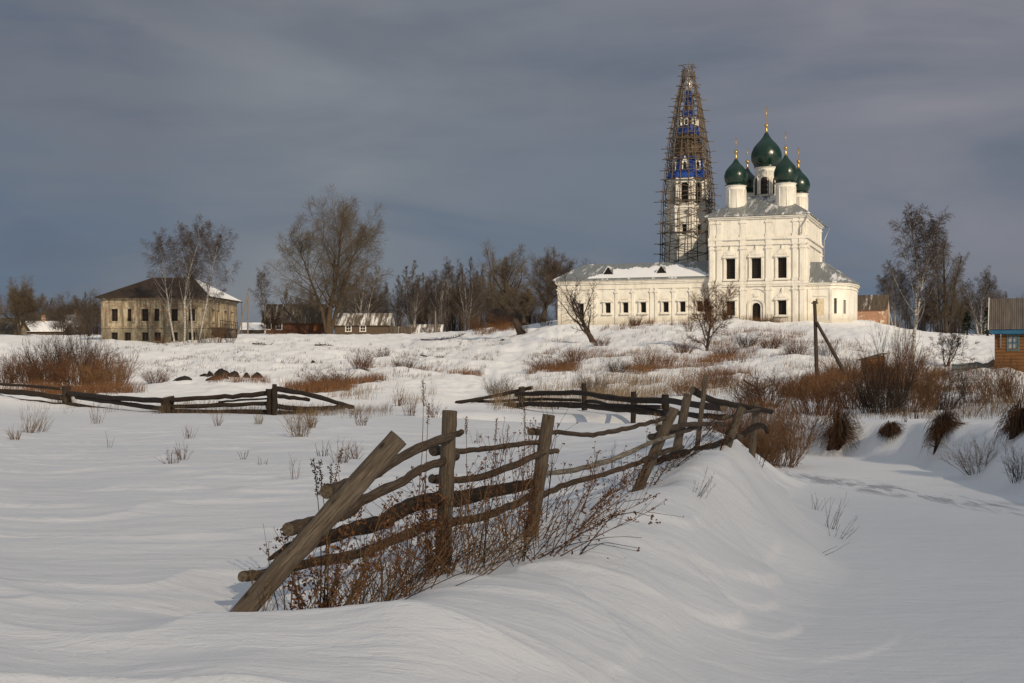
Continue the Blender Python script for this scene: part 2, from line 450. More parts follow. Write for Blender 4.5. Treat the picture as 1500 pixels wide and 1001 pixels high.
LOBES = [  # px, row, depth of a drift lip; heading of its steep face, height, half width
 (1118, 800, 15.8, 22, .10, .9), (1080, 846, 13.7, 8, .10, .6), (1140, 832, 14.6, 35, .05, .5), (1160, 872, 13.5, 45, .04, .6), (1010, 780, 16.0, 30, .07, 1.0), (1130, 770, 17.5, 15, .06, .9), (1150, 700, 24.5, 10, .16, 1.6), (900, 930, 11, -10, .06, 1.2), (1240, 895, 12.6, 60, .025, .8), (1060, 735, 19.5, 20, .06, .8),
]
PATH = [((px - 750) / F * Y, Y) for px, Y in ((640, 52), (690, 78), (728, 108), (752, 140), (768, 170), (790, 200), (830, 212))]
def path_d(X, Y):
    d = np.full(np.shape(X), 1e9)
    for (ax, ay), (bx, by) in zip(PATH, PATH[1:]):
        ex, ey = bx - ax, by - ay; t = np.clip(((X - ax) * ex + (Y - ay) * ey) / (ex * ex + ey * ey), 0, 1)
        d = np.minimum(d, np.hypot(X - ax - t * ex, Y - ay - t * ey))
    return d
def ground_np(X, Y):
    X = np.asarray(X, float); Y = np.asarray(Y, float)
    a, b = _pol(X, Y)
    z = np.zeros(X.shape)
    for i in range(len(_a)):
        z += _w[i] * np.sqrt((a - _a[i]) ** 2 + (b - _b[i]) ** 2 + _c0 ** 2)
    z += _w[-1]
    r = np.hypot(X, Y); ang = np.abs(np.arctan2(X, Y))
    back = sst(.9, 2.0, ang)
    z = z * (1 - back) + (-1.75) * back
    # drifts and lumps
    z += fbm(X * .09, Y * .05, 3, 5) * .16 * sst(3, 30, r)
    z += fbm(X * .16 + .3 * Y * .1, Y * .13, 4, 11) * .62 * sst(70, 120, r) * (1 - sst(200, 300, r))
    z += fbm(X * .9, Y * .5, 3, 21) * .24 * sst(60, 90, r)
    z -= .14 * np.exp(-(path_d(X, Y) / .9) ** 2) * sst(50, 60, Y)
    rip = fbm(X * .55 + .15 * Y, Y * 1.5 - .2 * X, 3, 31)
    z += rip * .035 * (1 - sst(40, 70, r))
    rid = 1 - np.abs(fbm(X * .35 - .12 * Y, Y * .8 + .12 * X, 2, 41)) * 3
    z += np.clip(rid, 0, 1) ** 3 * .05 * (1 - sst(35, 60, r))
    # hollow scoured round the fence
    for px, d, dep, rr in ((480, 10.9, .20, 1.0), (600, 12.0, .22, 1.0), (700, 13.2, .16, 1.0), (360, 10.0, .10, .5), (790, 14.7, .10, .6), (940, 18, .14, .7), (1040, 21.5, .1, .8)):
        x0 = (px - 750) / F * d
        q = ((X - x0) / rr) ** 2 + ((Y - d) / (rr * 1.1)) ** 2
        z -= dep * np.exp(-q)
    for px, d, h, rx, ry in ((560, 9.2, .10, 1.3, .6), (1095, 23.2, .12, .8, 1.0), (330, 9.4, .05, .6, .4)):
        x0 = (px - 750) / F * d
        z += h * np.exp(-((X - x0) / rx) ** 2 - ((Y - d) / ry) ** 2)
    sd = sd_poly(X + fbm(X * .45, Y * .2, 3, 51) * .7, Y, CREEK)
    wl = np.where(X < 6 + .05 * Y, 2.3 + 1.2 * sst(20, 9, Y), 1.15) + fbm(X * .3, Y * .2, 2, 61) * .35
    k = sst(0, 1, (sd + .4) / wl)
    z = np.where(r < 140, np.minimum(z, z * k + (ICE + .03 - .10 * (1 - sst(.35, 1.15, np.abs(.958 * (X - 6.9) + .287 * (Y - 35)) + fbm(X * .8, Y * .3, 3, 55) * .5)) * (1 - sst(5, 7, np.abs(Y - 30)))) * (1 - k)) if True else z, z)
    for px, py, d, hd, h, hw in LOBES:
        x0 = (px - 750) / F * d; hd = math.radians(hd)
        ca, sa = math.cos(hd), -math.sin(hd)
        t = (X - x0) * ca + (Y - d) * sa + fbm(X * 1.7, Y * 1.1, 2, 71) * .25; s_ = -(X - x0) * sa + (Y - d) * ca
        t = t + (s_ / hw) ** 2 * .28
        z += h * np.exp(-(s_ / hw / 1.3) ** 2) * sst(-2.2, 0, t) * (1 - sst(0, .12, t))
    return z
def hgt(x, y): return float(ground_np(np.array([x]), np.array([y]))[0])
def G(px, Y, dz=0.0):
    x = (px - 750) / F * Y
    return Vector((x, Y, hgt(x, Y) + dz))

def GR(px, row, Y0=24.0, Y1=50.0):      # where the snow surface shows at this row, seen over the creek
    Y = np.linspace(Y1, Y0, 400); X = (px - 750) / F * Y
    r = HZ - ground_np(X, Y) * F / Y
    i = int(np.argmin(np.abs(r - row))); return float(Y[i])
def grid_mesh(name, X, Y, Z, mat):
    nr, na = X.shape
    me = bpy.data.meshes.new(name)
    co = np.stack([X, Y, Z], -1).reshape(-1, 3).astype(np.float32)
    i = np.arange((nr - 1) * (na)).reshape(nr - 1, na)
    j = (np.arange(na) + 1) % na
    r0 = np.arange(nr - 1)[:, None] * na
    q = np.stack([r0 + np.arange(na)[None], r0 + na + np.arange(na)[None], r0 + na + j[None], r0 + j[None]], -1).reshape(-1)
    me.vertices.add(len(co)); me.vertices.foreach_set('co', co.ravel())
    nf = len(q) // 4
    me.loops.add(len(q)); me.loops.foreach_set('vertex_index', q.astype(np.int32))
    me.polygons.add(nf); me.polygons.foreach_set('loop_start', np.arange(0, nf * 4, 4, dtype=np.int32))
    me.update(calc_edges=True)
    me.polygons.foreach_set('use_smooth', [True] * nf)
    me.materials.append(mat); me.validate(); me.update()
    o = bpy.data.objects.new(name, me); COL.objects.link(o); return o
th = np.concatenate([np.linspace(-.5, .5, 760), np.linspace(.5, 2 * math.pi - .5, 140)[1:-1]])
rr = np.concatenate([np.geomspace(.3, 6, 40)[:-1], np.geomspace(6, 45, 420)[:-1], np.geomspace(45, 320, 300)[:-1], np.geomspace(320, 6000, 50)])
RR, TT = np.meshgrid(rr, th, indexing='ij')
GX, GY = RR * np.sin(TT), RR * np.cos(TT)
tag(grid_mesh('snow_ground', GX, GY, ground_np(GX, GY), M['snow']), kind='structure')
# frozen creek: one sheet lying in the channel
ice = MB().use(M['ice'])
nx, ny = 60, 120
xs = np.linspace(0, 1, nx); ys = np.linspace(-35, 53, ny)
vs = []; fs = []
for y in ys:
    for t in xs:
        x = -3 + t * 19
        vs.append((x, y, ICE + .01 * math.sin(x * .9 + y * .21) + .006 * math.sin(x * 2.3 - y * .6)))
for i_ in range(ny - 1):
    for j_ in range(nx - 1):
        a = i_ * nx + j_; fs.append((a, a + 1, a + nx + 1, a + nx))
ice.add(vs, fs, None, True)
tag(ice.build('frozen_creek'), kind='structure')
# ------------------------------------------------------------------ vegetation
def rotdir(d, ang, az):
    a = d.orthogonal().normalized(); b = d.cross(a)
    return (d * math.cos(ang) + (a * math.cos(az) + b * math.sin(az)) * math.sin(ang)).normalized()
UP = Vector((0, 0, 1))
def grow(T, C, p, d, L, r, lvl, S_, rng, lean=None):
    seg = S_['seg'][lvl]; last = S_['levels'] - 1
    wob = S_['wob'][lvl]; trop = S_['trop'][lvl]
    pts = [p.copy()]; dirs = [d.copy()]
    for i in range(seg):
        w = Vector((rng.gauss(0, 1), rng.gauss(0, 1), rng.gauss(0, 1))) * wob
        d = (d + w + UP * trop + (lean or Vector()) ).normalized()
        p = p + d * (L / seg)
        pts.append(p.copy()); dirs.append(d.copy())
    if lvl >= last or (lvl >= 2 and seg == 1):
        C.spike(pts[0], pts[-1], r)
        if lvl >= last: return
    else:
        tap = S_['taper'][lvl]
        rad = [max(r * (1 - (1 - tap) * i / seg), S_['rmin'] * .8) for i in range(seg + 1)]
        if lvl == 0:
            rad[0] *= 1.35
        (T if lvl <= S_.get('tl', 1) else C).tube(pts, rad, (9, 6, 4, 3, 3)[lvl], cap=False)
    k = S_['kids'][lvl]
    st = S_['start'][lvl]
    az = rng.uniform(0, 6.28)
    for j in range(k):
        t = st + (1 - st) * (j + rng.random()) / k
        x = t * seg; i = min(int(x), seg - 1); f = x - i
        pos = pts[i].lerp(pts[i + 1], f); dd = dirs[min(i + 1, seg)]
        az += 2.4 + rng.uniform(-.5, .5)
        a = S_['ang'][lvl] * (1 - S_.get('close', .35) * t if lvl == 0 else 1) * rng.uniform(.75, 1.25)
        nd = rotdir(dd, a, az)
        sh = 1.0
        if lvl == 0: sh = S_['shape']((t - st) / (1 - st))
        elif lvl == 1: sh = 1.0 - .55 * t
        cl = L * S_['ratio'][lvl] * sh * rng.uniform(.75, 1.2)
        rr_ = max(r * (1 - t * (1 - S_['taper'][lvl] if lvl < last else 0)) * S_['rr'][lvl], S_['rmin'])
        grow(T, C, pos, nd, cl, rr_, lvl + 1, S_, rng)
    if lvl < last:      # the leader carries on as a tuft
        for _ in range(2 if lvl < 2 else 1):
            grow(T, C, pts[-1], rotdir(dirs[-1], .22, rng.uniform(0, 6.28)), L * S_['ratio'][lvl] * (.55 if lvl else .5), max(r * .3, S_['rmin']), lvl + 1, S_, rng)

ROUND = lambda t: .55 + .75 * math.sin(math.pi * min(1, .15 + .75 * t)) * (1 - .35 * t)
CONE = lambda t: 1.15 - .85 * t
OVAL = lambda t: .6 + .6 * math.sin(math.pi * (.1 + .8 * t))
TS = {
 'poplar': dict(levels=5, seg=(10, 7, 4, 2, 1), wob=(.05, .10, .12, .10, 0), trop=(.02, .05, .04, .03, 0), kids=(22, 9, 7, 5, 0), start=(.22, .12, .1, .1, 0),
      ang=(.9, .8, .75, .5, 0), ratio=(.46, .42, .58, .85, 0), taper=(.18, .2, .3, .5, .5), rr=(.40, .42, .5, .6, .6), rmin=.012, shape=OVAL, close=.45),
 'birch': dict(levels=5, seg=(12, 6, 4, 3, 1), wob=(.04, .09, .12, .10, 0), trop=(.02, .09, -.04, -.22, 0), kids=(26, 8, 6, 4, 0), start=(.30, .15, .15, .1, 0),
      ang=(.75, .65, .75, .5, 0), ratio=(.28, .36, .58, .85, 0), taper=(.15, .3, .4, .5, .5), rr=(.38, .45, .5, .7, .7), rmin=.0075, shape=OVAL, close=.4),
 'thin': dict(levels=5, seg=(10, 6, 4, 2, 1), wob=(.05, .08, .12, .10, 0), trop=(.02, .06, .03, .02, 0), kids=(20, 8, 6, 5, 0), start=(.2, .12, .1, .1, 0),
      ang=(.85, .65, .7, .5, 0), ratio=(.32, .42, .55, .9, 0), taper=(.1, .25, .4, .5, .5), rr=(.40, .40, .45, .6, .6), rmin=.0075, shape=CONE, close=.4),
 'round': dict(levels=5, seg=(5, 7, 4, 2, 1), wob=(.06, .13, .12, .10, 0), trop=(.02, .06, .04, .02, 0), kids=(14, 11, 8, 6, 0), start=(.32, .15, .1, .1, 0),
      ang=(1.0, .8, .75, .5, 0), ratio=(.9, .44, .58, .85, 0), taper=(.4, .2, .3, .5, .5), rr=(.45, .42, .5, .6, .6), rmin=.012, shape=ROUND, close=.55),
 'willow': dict(levels=5, seg=(8, 8, 4, 2, 1), wob=(.10, .14, .12, .10, 0), trop=(.03, .07, .04, .02, 0), kids=(13, 10, 8, 6, 0), start=(.28, .12, .1, .1, 0),
      ang=(.85, .8, .75, .5, 0), ratio=(.62, .42, .58, .85, 0), taper=(.3, .2, .3, .5, .5), rr=(.48, .42, .5, .6, .6), rmin=.011, shape=OVAL, close=.3),
 'small': dict(levels=5, seg=(6, 8, 5, 3, 1), wob=(.12, .16, .12, .10, 0), trop=(.03, .06, .04, .03, 0), kids=(11, 9, 7, 6, 0), start=(.3, .2, .1, .1, 0),
      ang=(.85, .7, .75, .5, 0), ratio=(.85, .42, .58, .85, 0), taper=(.4, .15, .3, .4, .5), rr=(.45, .38, .45, .6, .6), rmin=.010, shape=OVAL, close=.4),
}
def tree_meshes(style, H, r, seed, bark, twig, lean=(0, 0, 1), extra=None, **ov):
    rng = random.Random(seed); S_ = dict(TS[style]); S_.update(ov)
    T = MB().use(bark); C = MB().use(twig)
    stems = [(Vector((0, 0, -.3)), Vector(lean).normalized(), H, r)] + [(Vector(a), Vector(b).normalized(), h, q) for a, b, h, q in (extra or [])]
    for p, d, h, q in stems:
        L = h * (.93 if style in ('round',) else .98) * (.62 if style == 'round' else .72 if style == 'willow' else .55 if style == 'small' else .86)
        grow(T, C, p, d, L, q, 0, S_, rng)
    # scale to the wanted height
    zm = np.percentile([v[2] for v in C.v], 99.7)
    k = H / zm
    for B in (T, C):
        B.v = [(v[0] * k, v[1] * k, v[2] * k if v[2] > 0 else v[2]) for v in B.v]
    return T, C
def tree(name, loc, style, H, r, seed, bark, twig, label, cat='tree', group=None, **kw):
    T, C = tree_meshes(style, H, r, seed, bark, twig, **kw)
    o = empty(name, loc, 0, label, cat, group)
    a = T.build('trunk', o); b = C.build('crown', o)
    return o, [a, b]

# big single trees -------------------------------------------------
tree('poplar_tree', G(481, 240, -.1), 'poplar', 24.5, .62, 3, M['barkwarm'], M['twigwarm'],
     'tallest broad bare tree, rising between the two log houses', extra=[((.2, .1, 0), (.22, .1, 1), 21, .42), ((-.2, 0, 0), (-.2, 0, 1), 20, .42)], kids=(18, 10, 8, 5, 0), ang=(1.1, .85, .8, .55, 0))
for px, Y, H, ln, sd, lb in ((257, 183, 16.0, (-.12, 0, 1), 11, 'white stemmed birch leaning left before the derelict house, leftmost of four'),
                         (270, 182, 17.5, (.10, -.05, 1), 12, 'second from left of four birches before the derelict house, bending right'),
                         (282, 184, 16.5, (-.01, 0, 1), 13, 'third from left of four birches before the derelict house, upright stem'),
                         (289, 183, 16.0, (.22, 0, 1), 14, 'rightmost of four birches before the derelict house, crown swept to the right')):
    tree('birch_tree', G(px, Y, -.1), 'birch', H, .15, sd, M['birch'], M['twigbirch'], lb, group='birches before the derelict house', lean=ln, kids=(19, 9, 7, 6, 0), start=(.34, .15, .15, .1, 0))
tree('round_crowned_tree', G(22, 225, -.1), 'round', 9.8, .38, 21, M['bark'], M['twigwarm'], 'round crowned bare tree at the left edge of the picture', extra=[((.5, 0, 0), (.3, 0, 1), 8.5, .25)])
tree('birch_tree', G(388, 244, -.1), 'birch', 12.5, .20, 22, M['birch'], M['twigbirch'], 'young white birch at the left end of the log house with dark roof')
tree('willow_tree', G(766, 184, -.2), 'willow', 12.0, .55, 31, M['barkdark'], M['twigwarm'], 'thick dark willow leaning left on the bank, with a broken upright stub',
     lean=(-.58, 0, 1), extra=[((.1, 0, 1.6), (-.05, 0, 1), 4.2, .30)], kids=(11, 10, 8, 6, 0))
tree('willow_tree', G(793, 225, -.2), 'willow', 12.4, .42, 32, M['bark'], M['twig'], 'broad bare tree just left of the church wing', lean=(.03, 0, 1), extra=[((.3, 0, 0), (.18, 0, 1), 11, .3)])
tree('crooked_tree', G(872, 160, -.1), 'small', 8.6, .40, 46, M['barkdark'], M['twigdark'], 'crooked dark tree before the left end of the church wing', lean=(-.40, 0, 1), kids=(8, 8, 7, 6, 0), ratio=(.95, .42, .42, .55, 0))
tree('small_tree', G(1036, 140, -.1), 'small', 7.2, .20, 42, M['barkdark'], M['twigred'], 'small round headed tree with reddish twigs before the church front', lean=(.0, 0, 1), start=(.16, .2, .1, .1, 0), kids=(13, 8, 7, 6, 0))
tree('birch_tree', G(1338, 100, -.1), 'birch', 12.4, .15, 51, M['birch'], M['twigbirch'], 'tallest birch right of the church, pale forked stem', lean=(-.02, 0, 1), extra=[((.0, 0, 2.6), (.28, 0, 1), 8.6, .11)], rmin=.009, kids=(19, 8, 6, 4, 0))
tree('slender_tree', G(1386, 215, -.1), 'birch', 16.0, .30, 52, M['bark'], M['twigwarm'], 'dense slender bare tree right of the tallest birch', extra=[((.4, .5, 0), (.08, 0, 1), 13, .2), ((-.4, .5, 0), (-.08, 0, 1), 14, .2)], start=(.12, .15, .15, .1, 0), ratio=(.20, .40, .58, .85, 0))
tree('birch_tree', G(1312, 222, -.1), 'birch', 10.8, .16, 53, M['birch'], M['twigbirch'], 'low drooping birch between the brick ruin and the tallest birch', extra=[((.5, 0, 0), (.15, 0, 1), 9.5, .13), ((-.3, .3, 0), (-.15, 0, 1), 9, .13)])
tree('birch_tree', G(1437, 226, -.1), 'birch', 11.2, .20, 54, M['birch'], M['twigbirch'], 'rounded birch behind the two dark spruces at right', extra=[((.5, 0, 0), (.2, 0, 1), 9.5, .15), ((-.5, 0, 0), (-.2, 0, 1), 9.5, .15)], start=(.15, .15, .15, .1, 0))
tree('bare_tree', G(1362, 224, -.1), 'thin', 8.0, .16, 55, M['barkdark'], M['twigdark'], 'low dark tree filling the gap behind the tallest birch', extra=[((.6, 0, 0), (.12, 0, 1), 7.5, .13), ((-.6, 0, 0), (-.12, 0, 1), 7, .13)])
tree('young_tree', G(1387, 110, -.1), 'small', 3.2, .06, 56, M['barkdark'], M['twigdark'], 'little multi stemmed bare tree on the snow before the right hand birches', extra=[((.1, 0, 0), (.3, 0, 1), 2.8, .05), ((-.1, 0, 0), (-.3, 0, 1), 2.7, .05), ((0, .1, 0), (.1, 0, 1), 3, .05)], start=(.1, .15, .1, .1, 0), kids=(6, 5, 4, 3, 0), rmin=.007)
tree('bare_tree', G(397, 232, -.1), 'thin', 4.6, .1, 57, M['barkdark'], M['twigdark'], 'low twiggy tree on the snow before the red brown log house', extra=[((.3, 0, 0), (.25, 0, 1), 4, .07), ((-.2, 0, 0), (-.25, 0, 1), 4, .07)])

# the row behind the log houses: a few kinds, copied ------------------------------
UG = []
protos = []
for i, (st, H, r, bk, tw) in enumerate((('thin', 12, .19, 'birch', 'twigbirch'), ('thin', 12, .22, 'bark', 'twigwarm'), ('birch', 12, .18, 'birch', 'twigbirch'), ('round', 12, .30, 'bark', 'twig'), ('thin', 12, .2, 'bark', 'twig'))):
    T, C = tree_meshes(st, H, r, 100 + i, M[bk], M[tw], extra=[((.5, .3, 0), (.12, 0, 1), H * .9, r * .8), ((-.5, .2, 0), (-.14, .05, 1), H * .8, r * .7)], kids=(15, 7, 5, 5, 0) if st != 'round' else (10, 8, 6, 5, 0))
    protos.append((T, C))
KIND = ('pale stemmed slender tree', 'grey brown slender tree', 'drooping birch', 'round headed bare tree', 'dark slender tree')
row = [  # px, depth, height, kind
 (505, 268, 12.5, 1), (528, 262, 14.2, 0), (548, 275, 11.5, 3), (566, 285, 11.0, 1), (583, 270, 11.5, 4), (601, 262, 14.0, 0), (617, 290, 13.0, 1), (632, 272, 12.5, 4), (650, 265, 14.4, 2),
 (664, 285, 12.5, 4), (677, 268, 13.5, 1), (690, 262, 14.0, 4), (703, 280, 12.5, 2), (716, 270, 12.0, 1), (731, 285, 11.5, 3), (745, 275, 10.5, 4), (607, 258, 11.0, 2), (642, 259, 11.5, 0), (684, 257, 11.0, 0),
 (445, 275, 9.0, 3), (420, 280, 9.5, 1), (460, 270, 9.0, 4), (520, 290, 10.5, 4), (625, 300, 12.0, 4), (658, 302, 12.5, 3), (700, 300, 12.0, 4), (775, 262, 9.0, 3), (818, 262, 5.0, 1)]
first = {}
for px, Y, H, k in row:
    lb = KIND[k] + ' in the thicket behind the log houses'
    gp = 'bare trees in the thicket behind the log houses'
    s = H / 12.0; rz = (px * 1.7) % 6.28
    if k not in first:
        o = empty('bare_tree', G(px, Y, -.2), rz, lb, 'tree', gp); o.scale = (s,) * 3
        ch = [protos[k][0].build('trunk', o), protos[k][1].build('crown', o)]
        first[k] = (o, ch)
    else:
        copy_thing(*first[k], G(px, Y, -.2), rz, (s * 1.05, s * 1.05, s), lb, gp)
for px, Y, H, k in ((62, 255, 8.0, 4), (82, 262, 7.6, 3), (103, 268, 8.5, 3), (122, 258, 8.2, 4), (142, 262, 8.5, 3), (-30, 250, 9, 3), (45, 275, 7, 1), (132, 225, 6.5, 4), (94, 232, 5.5, 4)):
    s = H / 12.0
    copy_thing(*first[k], G(px, Y, -.2), (px * 1.3) % 6.28, (s * 1.35, s * 1.35, s), KIND[k] + ' in the low thicket left of the derelict house', 'bare trees in the thicket left of the derelict house')
for px, Y, H, k in ((1300, 245, 7.0, 4), (1330, 250, 8.5, 4), (1350, 245, 8, 1), (1372, 250, 9.5, 4), (1400, 240, 10.5, 1), (1412, 250, 9, 3), (1455, 245, 9.5, 3), (1475, 250, 8, 1), (1500, 250, 8, 3), (1525, 245, 8, 1)):
    s = H / 12.0
    copy_thing(*first[k], G(px, Y, -.2), (px * 1.9) % 6.28, (s, s, s), KIND[k] + ' in the thicket on the hill right of the church', 'bare trees in the thicket right of the church')

# undergrowth below the row
for i, (px, Y, H, R) in enumerate(((500, 262, 4.2, 3.4), (528, 270, 5.0, 3.6), (556, 262, 4.0, 3.4), (582, 258, 4.6, 3.2), (612, 262, 5.2, 3.4), (640, 256, 5.0, 3.4), (662, 262, 5.6, 3.6), (688, 255, 5.0, 3.4), (710, 262, 5.2, 3.6), (736, 258, 4.4, 3.2), (790, 255, 3.6, 3.2),
        (420, 268, 4.2, 3.6), (455, 266, 4.6, 3.4), (60, 250, 3.6, 3.4), (92, 246, 3.8, 3.4), (120, 244, 4.4, 3.4), (142, 232, 4.0, 2.8), (1310, 240, 3.2, 3), (1345, 240, 3.8, 3.2), (1380, 238, 4.2, 3.2), (1405, 236, 3.6, 3.0), (1440, 240, 3.6, 3.0))):
    UG.append((px, Y, H, R, i))
def spruce(loc, H, W, seed, label):
    rng = random.Random(seed)
    o = empty('spruce_tree', loc, 0, label, 'tree', 'dark spruces at the right')
    T = MB().use(M['barkdark']); T.tube([(0, 0, -.3), (0, 0, H * .5), (0, 0, H * .98)], [.16, .09, .02], 7)
    C = MB().use(M['needle'])
    for i in range(150):
        t = rng.random() ** .8; z = H * (.05 + .93 * t); R = W * (1 - t) * rng.uniform(.75, 1.1) + .15
        az = rng.uniform(0, 6.28)
        a = Vector((0, 0, z)); e = Vector((math.cos(az) * R, math.sin(az) * R, z - R * .28))
        C.spike(a, e, .02)
        for k in range(14):
            q = a.lerp(e, rng.uniform(.15, 1)); s = rng.uniform(.15, .4)
            d = Vector((rng.gauss(0, .5) + math.cos(az) * .8, rng.gauss(0, .5) + math.sin(az) * .8, rng.uniform(-.8, .2))) * s
            w = d.cross(UP).normalized() * s * .28
            C.add((q - w, q + w, q + d), ((0, 1, 2),))
    T.build('trunk', o); C.build('crown', o)
spruce(G(1417, 205, -.2), 4.3, 1.7, 5, 'dark spruce below the slender trees, left of the two spruces')
spruce(G(1447, 204, -.2), 4.6, 1.6, 6, 'dark spruce next to the plank house, right of the two spruces')

# ------------------------------------------------------------------ shrubs
def shrub_mesh(seed, n, H, R, mat, sr=.006, droop=.0, twigs=9, levels=2, spread=.55):
    rng = random.Random(seed); B = MB().use(mat)
    for i in range(n):
        a = rng.uniform(0, 6.28); q = R * .35 * math.sqrt(rng.random())
        p = Vector((q * math.cos(a), q * math.sin(a), -.08))
        tilt = spread * rng.random() ** .7 + .05
        d = Vector((math.cos(a) * math.sin(tilt), math.sin(a) * math.sin(tilt), math.cos(tilt)))
        L = H * rng.uniform(.55, 1.08); pts = [p]; seg = 4
        for k in range(seg):
            d = (d + Vector((rng.gauss(0, .12), rng.gauss(0, .12), rng.gauss(0, .08) - droop * k))).normalized()
            pts.append(pts[-1] + d * L / seg)
        B.tube(pts, [sr, sr * .85, sr * .65, sr * .45, sr * .2], 3, cap=False)
        for k in range(twigs):
            t = rng.uniform(.2, 1) * seg; ii = min(int(t), seg - 1)
            b = pts[ii].lerp(pts[ii + 1], t - ii); dd = (pts[ii + 1] - pts[ii]).normalized()
            nd = rotdir(dd, rng.uniform(.3, .8), rng.uniform(0, 6.28))
            l = L * rng.uniform(.15, .38); e = b + nd * l
            B.spike(b, e, sr * .42)
            if levels > 1:
                for _ in range(3):
                    u = b.lerp(e, rng.uniform(.2, .9)); B.spike(u, u + rotdir(nd, rng.uniform(.3, .7), rng.uniform(0, 6.28)) * l * rng.uniform(.3, .6), sr * .3)
    return B
SH = {}
def shrub(px, Y, H, R, kind, seed, label, name='bare_shrub', sx=1.0, n=60, group=None, **kw):
    key = (kind, seed % 3, n)
    mats = {'red': 'twigred', 'orange': 'twigorange', 'dark': 'twigdark', 'straw': 'straw', 'brown': 'twig', 'rust': 'rust'}
    loc = G(px, Y, -.03)
    if key not in SH:
        o = shrub_mesh(seed, int(n * .8), 1.0, 1.0, M[mats[kind]], .0068, **kw).build(name, None, loc)
        SH[key] = o
    else:
        o = SH[key].copy(); COL.objects.link(o); o.location = loc; o.name = name
    o.scale = (R * sx, R, H); o.rotation_euler = (0, 0, (px * 2.3) % 6.28 if sx == 1 else 0)
    for k in ('label', 'group'):
        if k in o: del o[k]
    tag(o, label, 'shrub', group)
    return o
for px, Y, H, R, i in UG:
    w = 'behind the log houses' if px in range(400, 800) else 'left of the derelict house' if px < 300 else 'on the hill right of the church'
    shrub(px, Y, H, R, 'brown' if i % 2 else 'dark', i, 'twiggy undergrowth below the thicket of bare trees ' + w, 'undergrowth_bush', n=110, group='undergrowth of the thicket ' + w)
# the big thicket at the left
shrub(35, 92, 2.2, 2.6, 'dark', 1, 'dark twiggy bush at the left edge, behind the far fence', n=110)
shrub(72, 96, 3.4, 3.0, 'dark', 2, 'tall dark bush left of the tallest bush behind the far fence', n=110)
shrub(108, 98, 4.4, 3.2, 'dark', 3, 'tallest and darkest bush, below the derelict house', n=110)
shrub(62, 86, 2.2, 3.0, 'red', 4, 'rusty bush in front of the tall dark bushes at the left', n=110)
shrub(118, 84, 2.6, 3.0, 'red', 5, 'wide rusty bush behind the leftmost post of the far fence', n=110)
shrub(150, 82, 2.1, 2.5, 'orange', 6, 'orange brown bush at the right end of the big thicket on the left', n=110)
shrub(166, 90, 2.4, 2.2, 'red', 7, 'reddish bush with long shoots reaching right over the snow slope', n=110)
shrub(8, 88, 1.9, 2.4, 'red', 8, 'low rusty bush at the very left edge of the snow', n=110)
shrub(140, 100, 3.0, 2.4, 'dark', 9, 'dark bush just below the left corner of the derelict house', n=110)
# before the derelict house
shrub(298, 178, 2.4, 1.8, 'dark', 10, 'dark brown bush at the foot of the four birches', n=60)
shrub(316, 179, 3.0, 1.8, 'red', 11, 'rusty bush under the balcony of the derelict house', n=60)
shrub(337, 182, 2.5, 1.6, 'dark', 12, 'bush at the right corner of the derelict house', n=60)
shrub(235, 184, 1.7, 1.5, 'red', 13, 'low bush against the front wall of the derelict house', n=60)
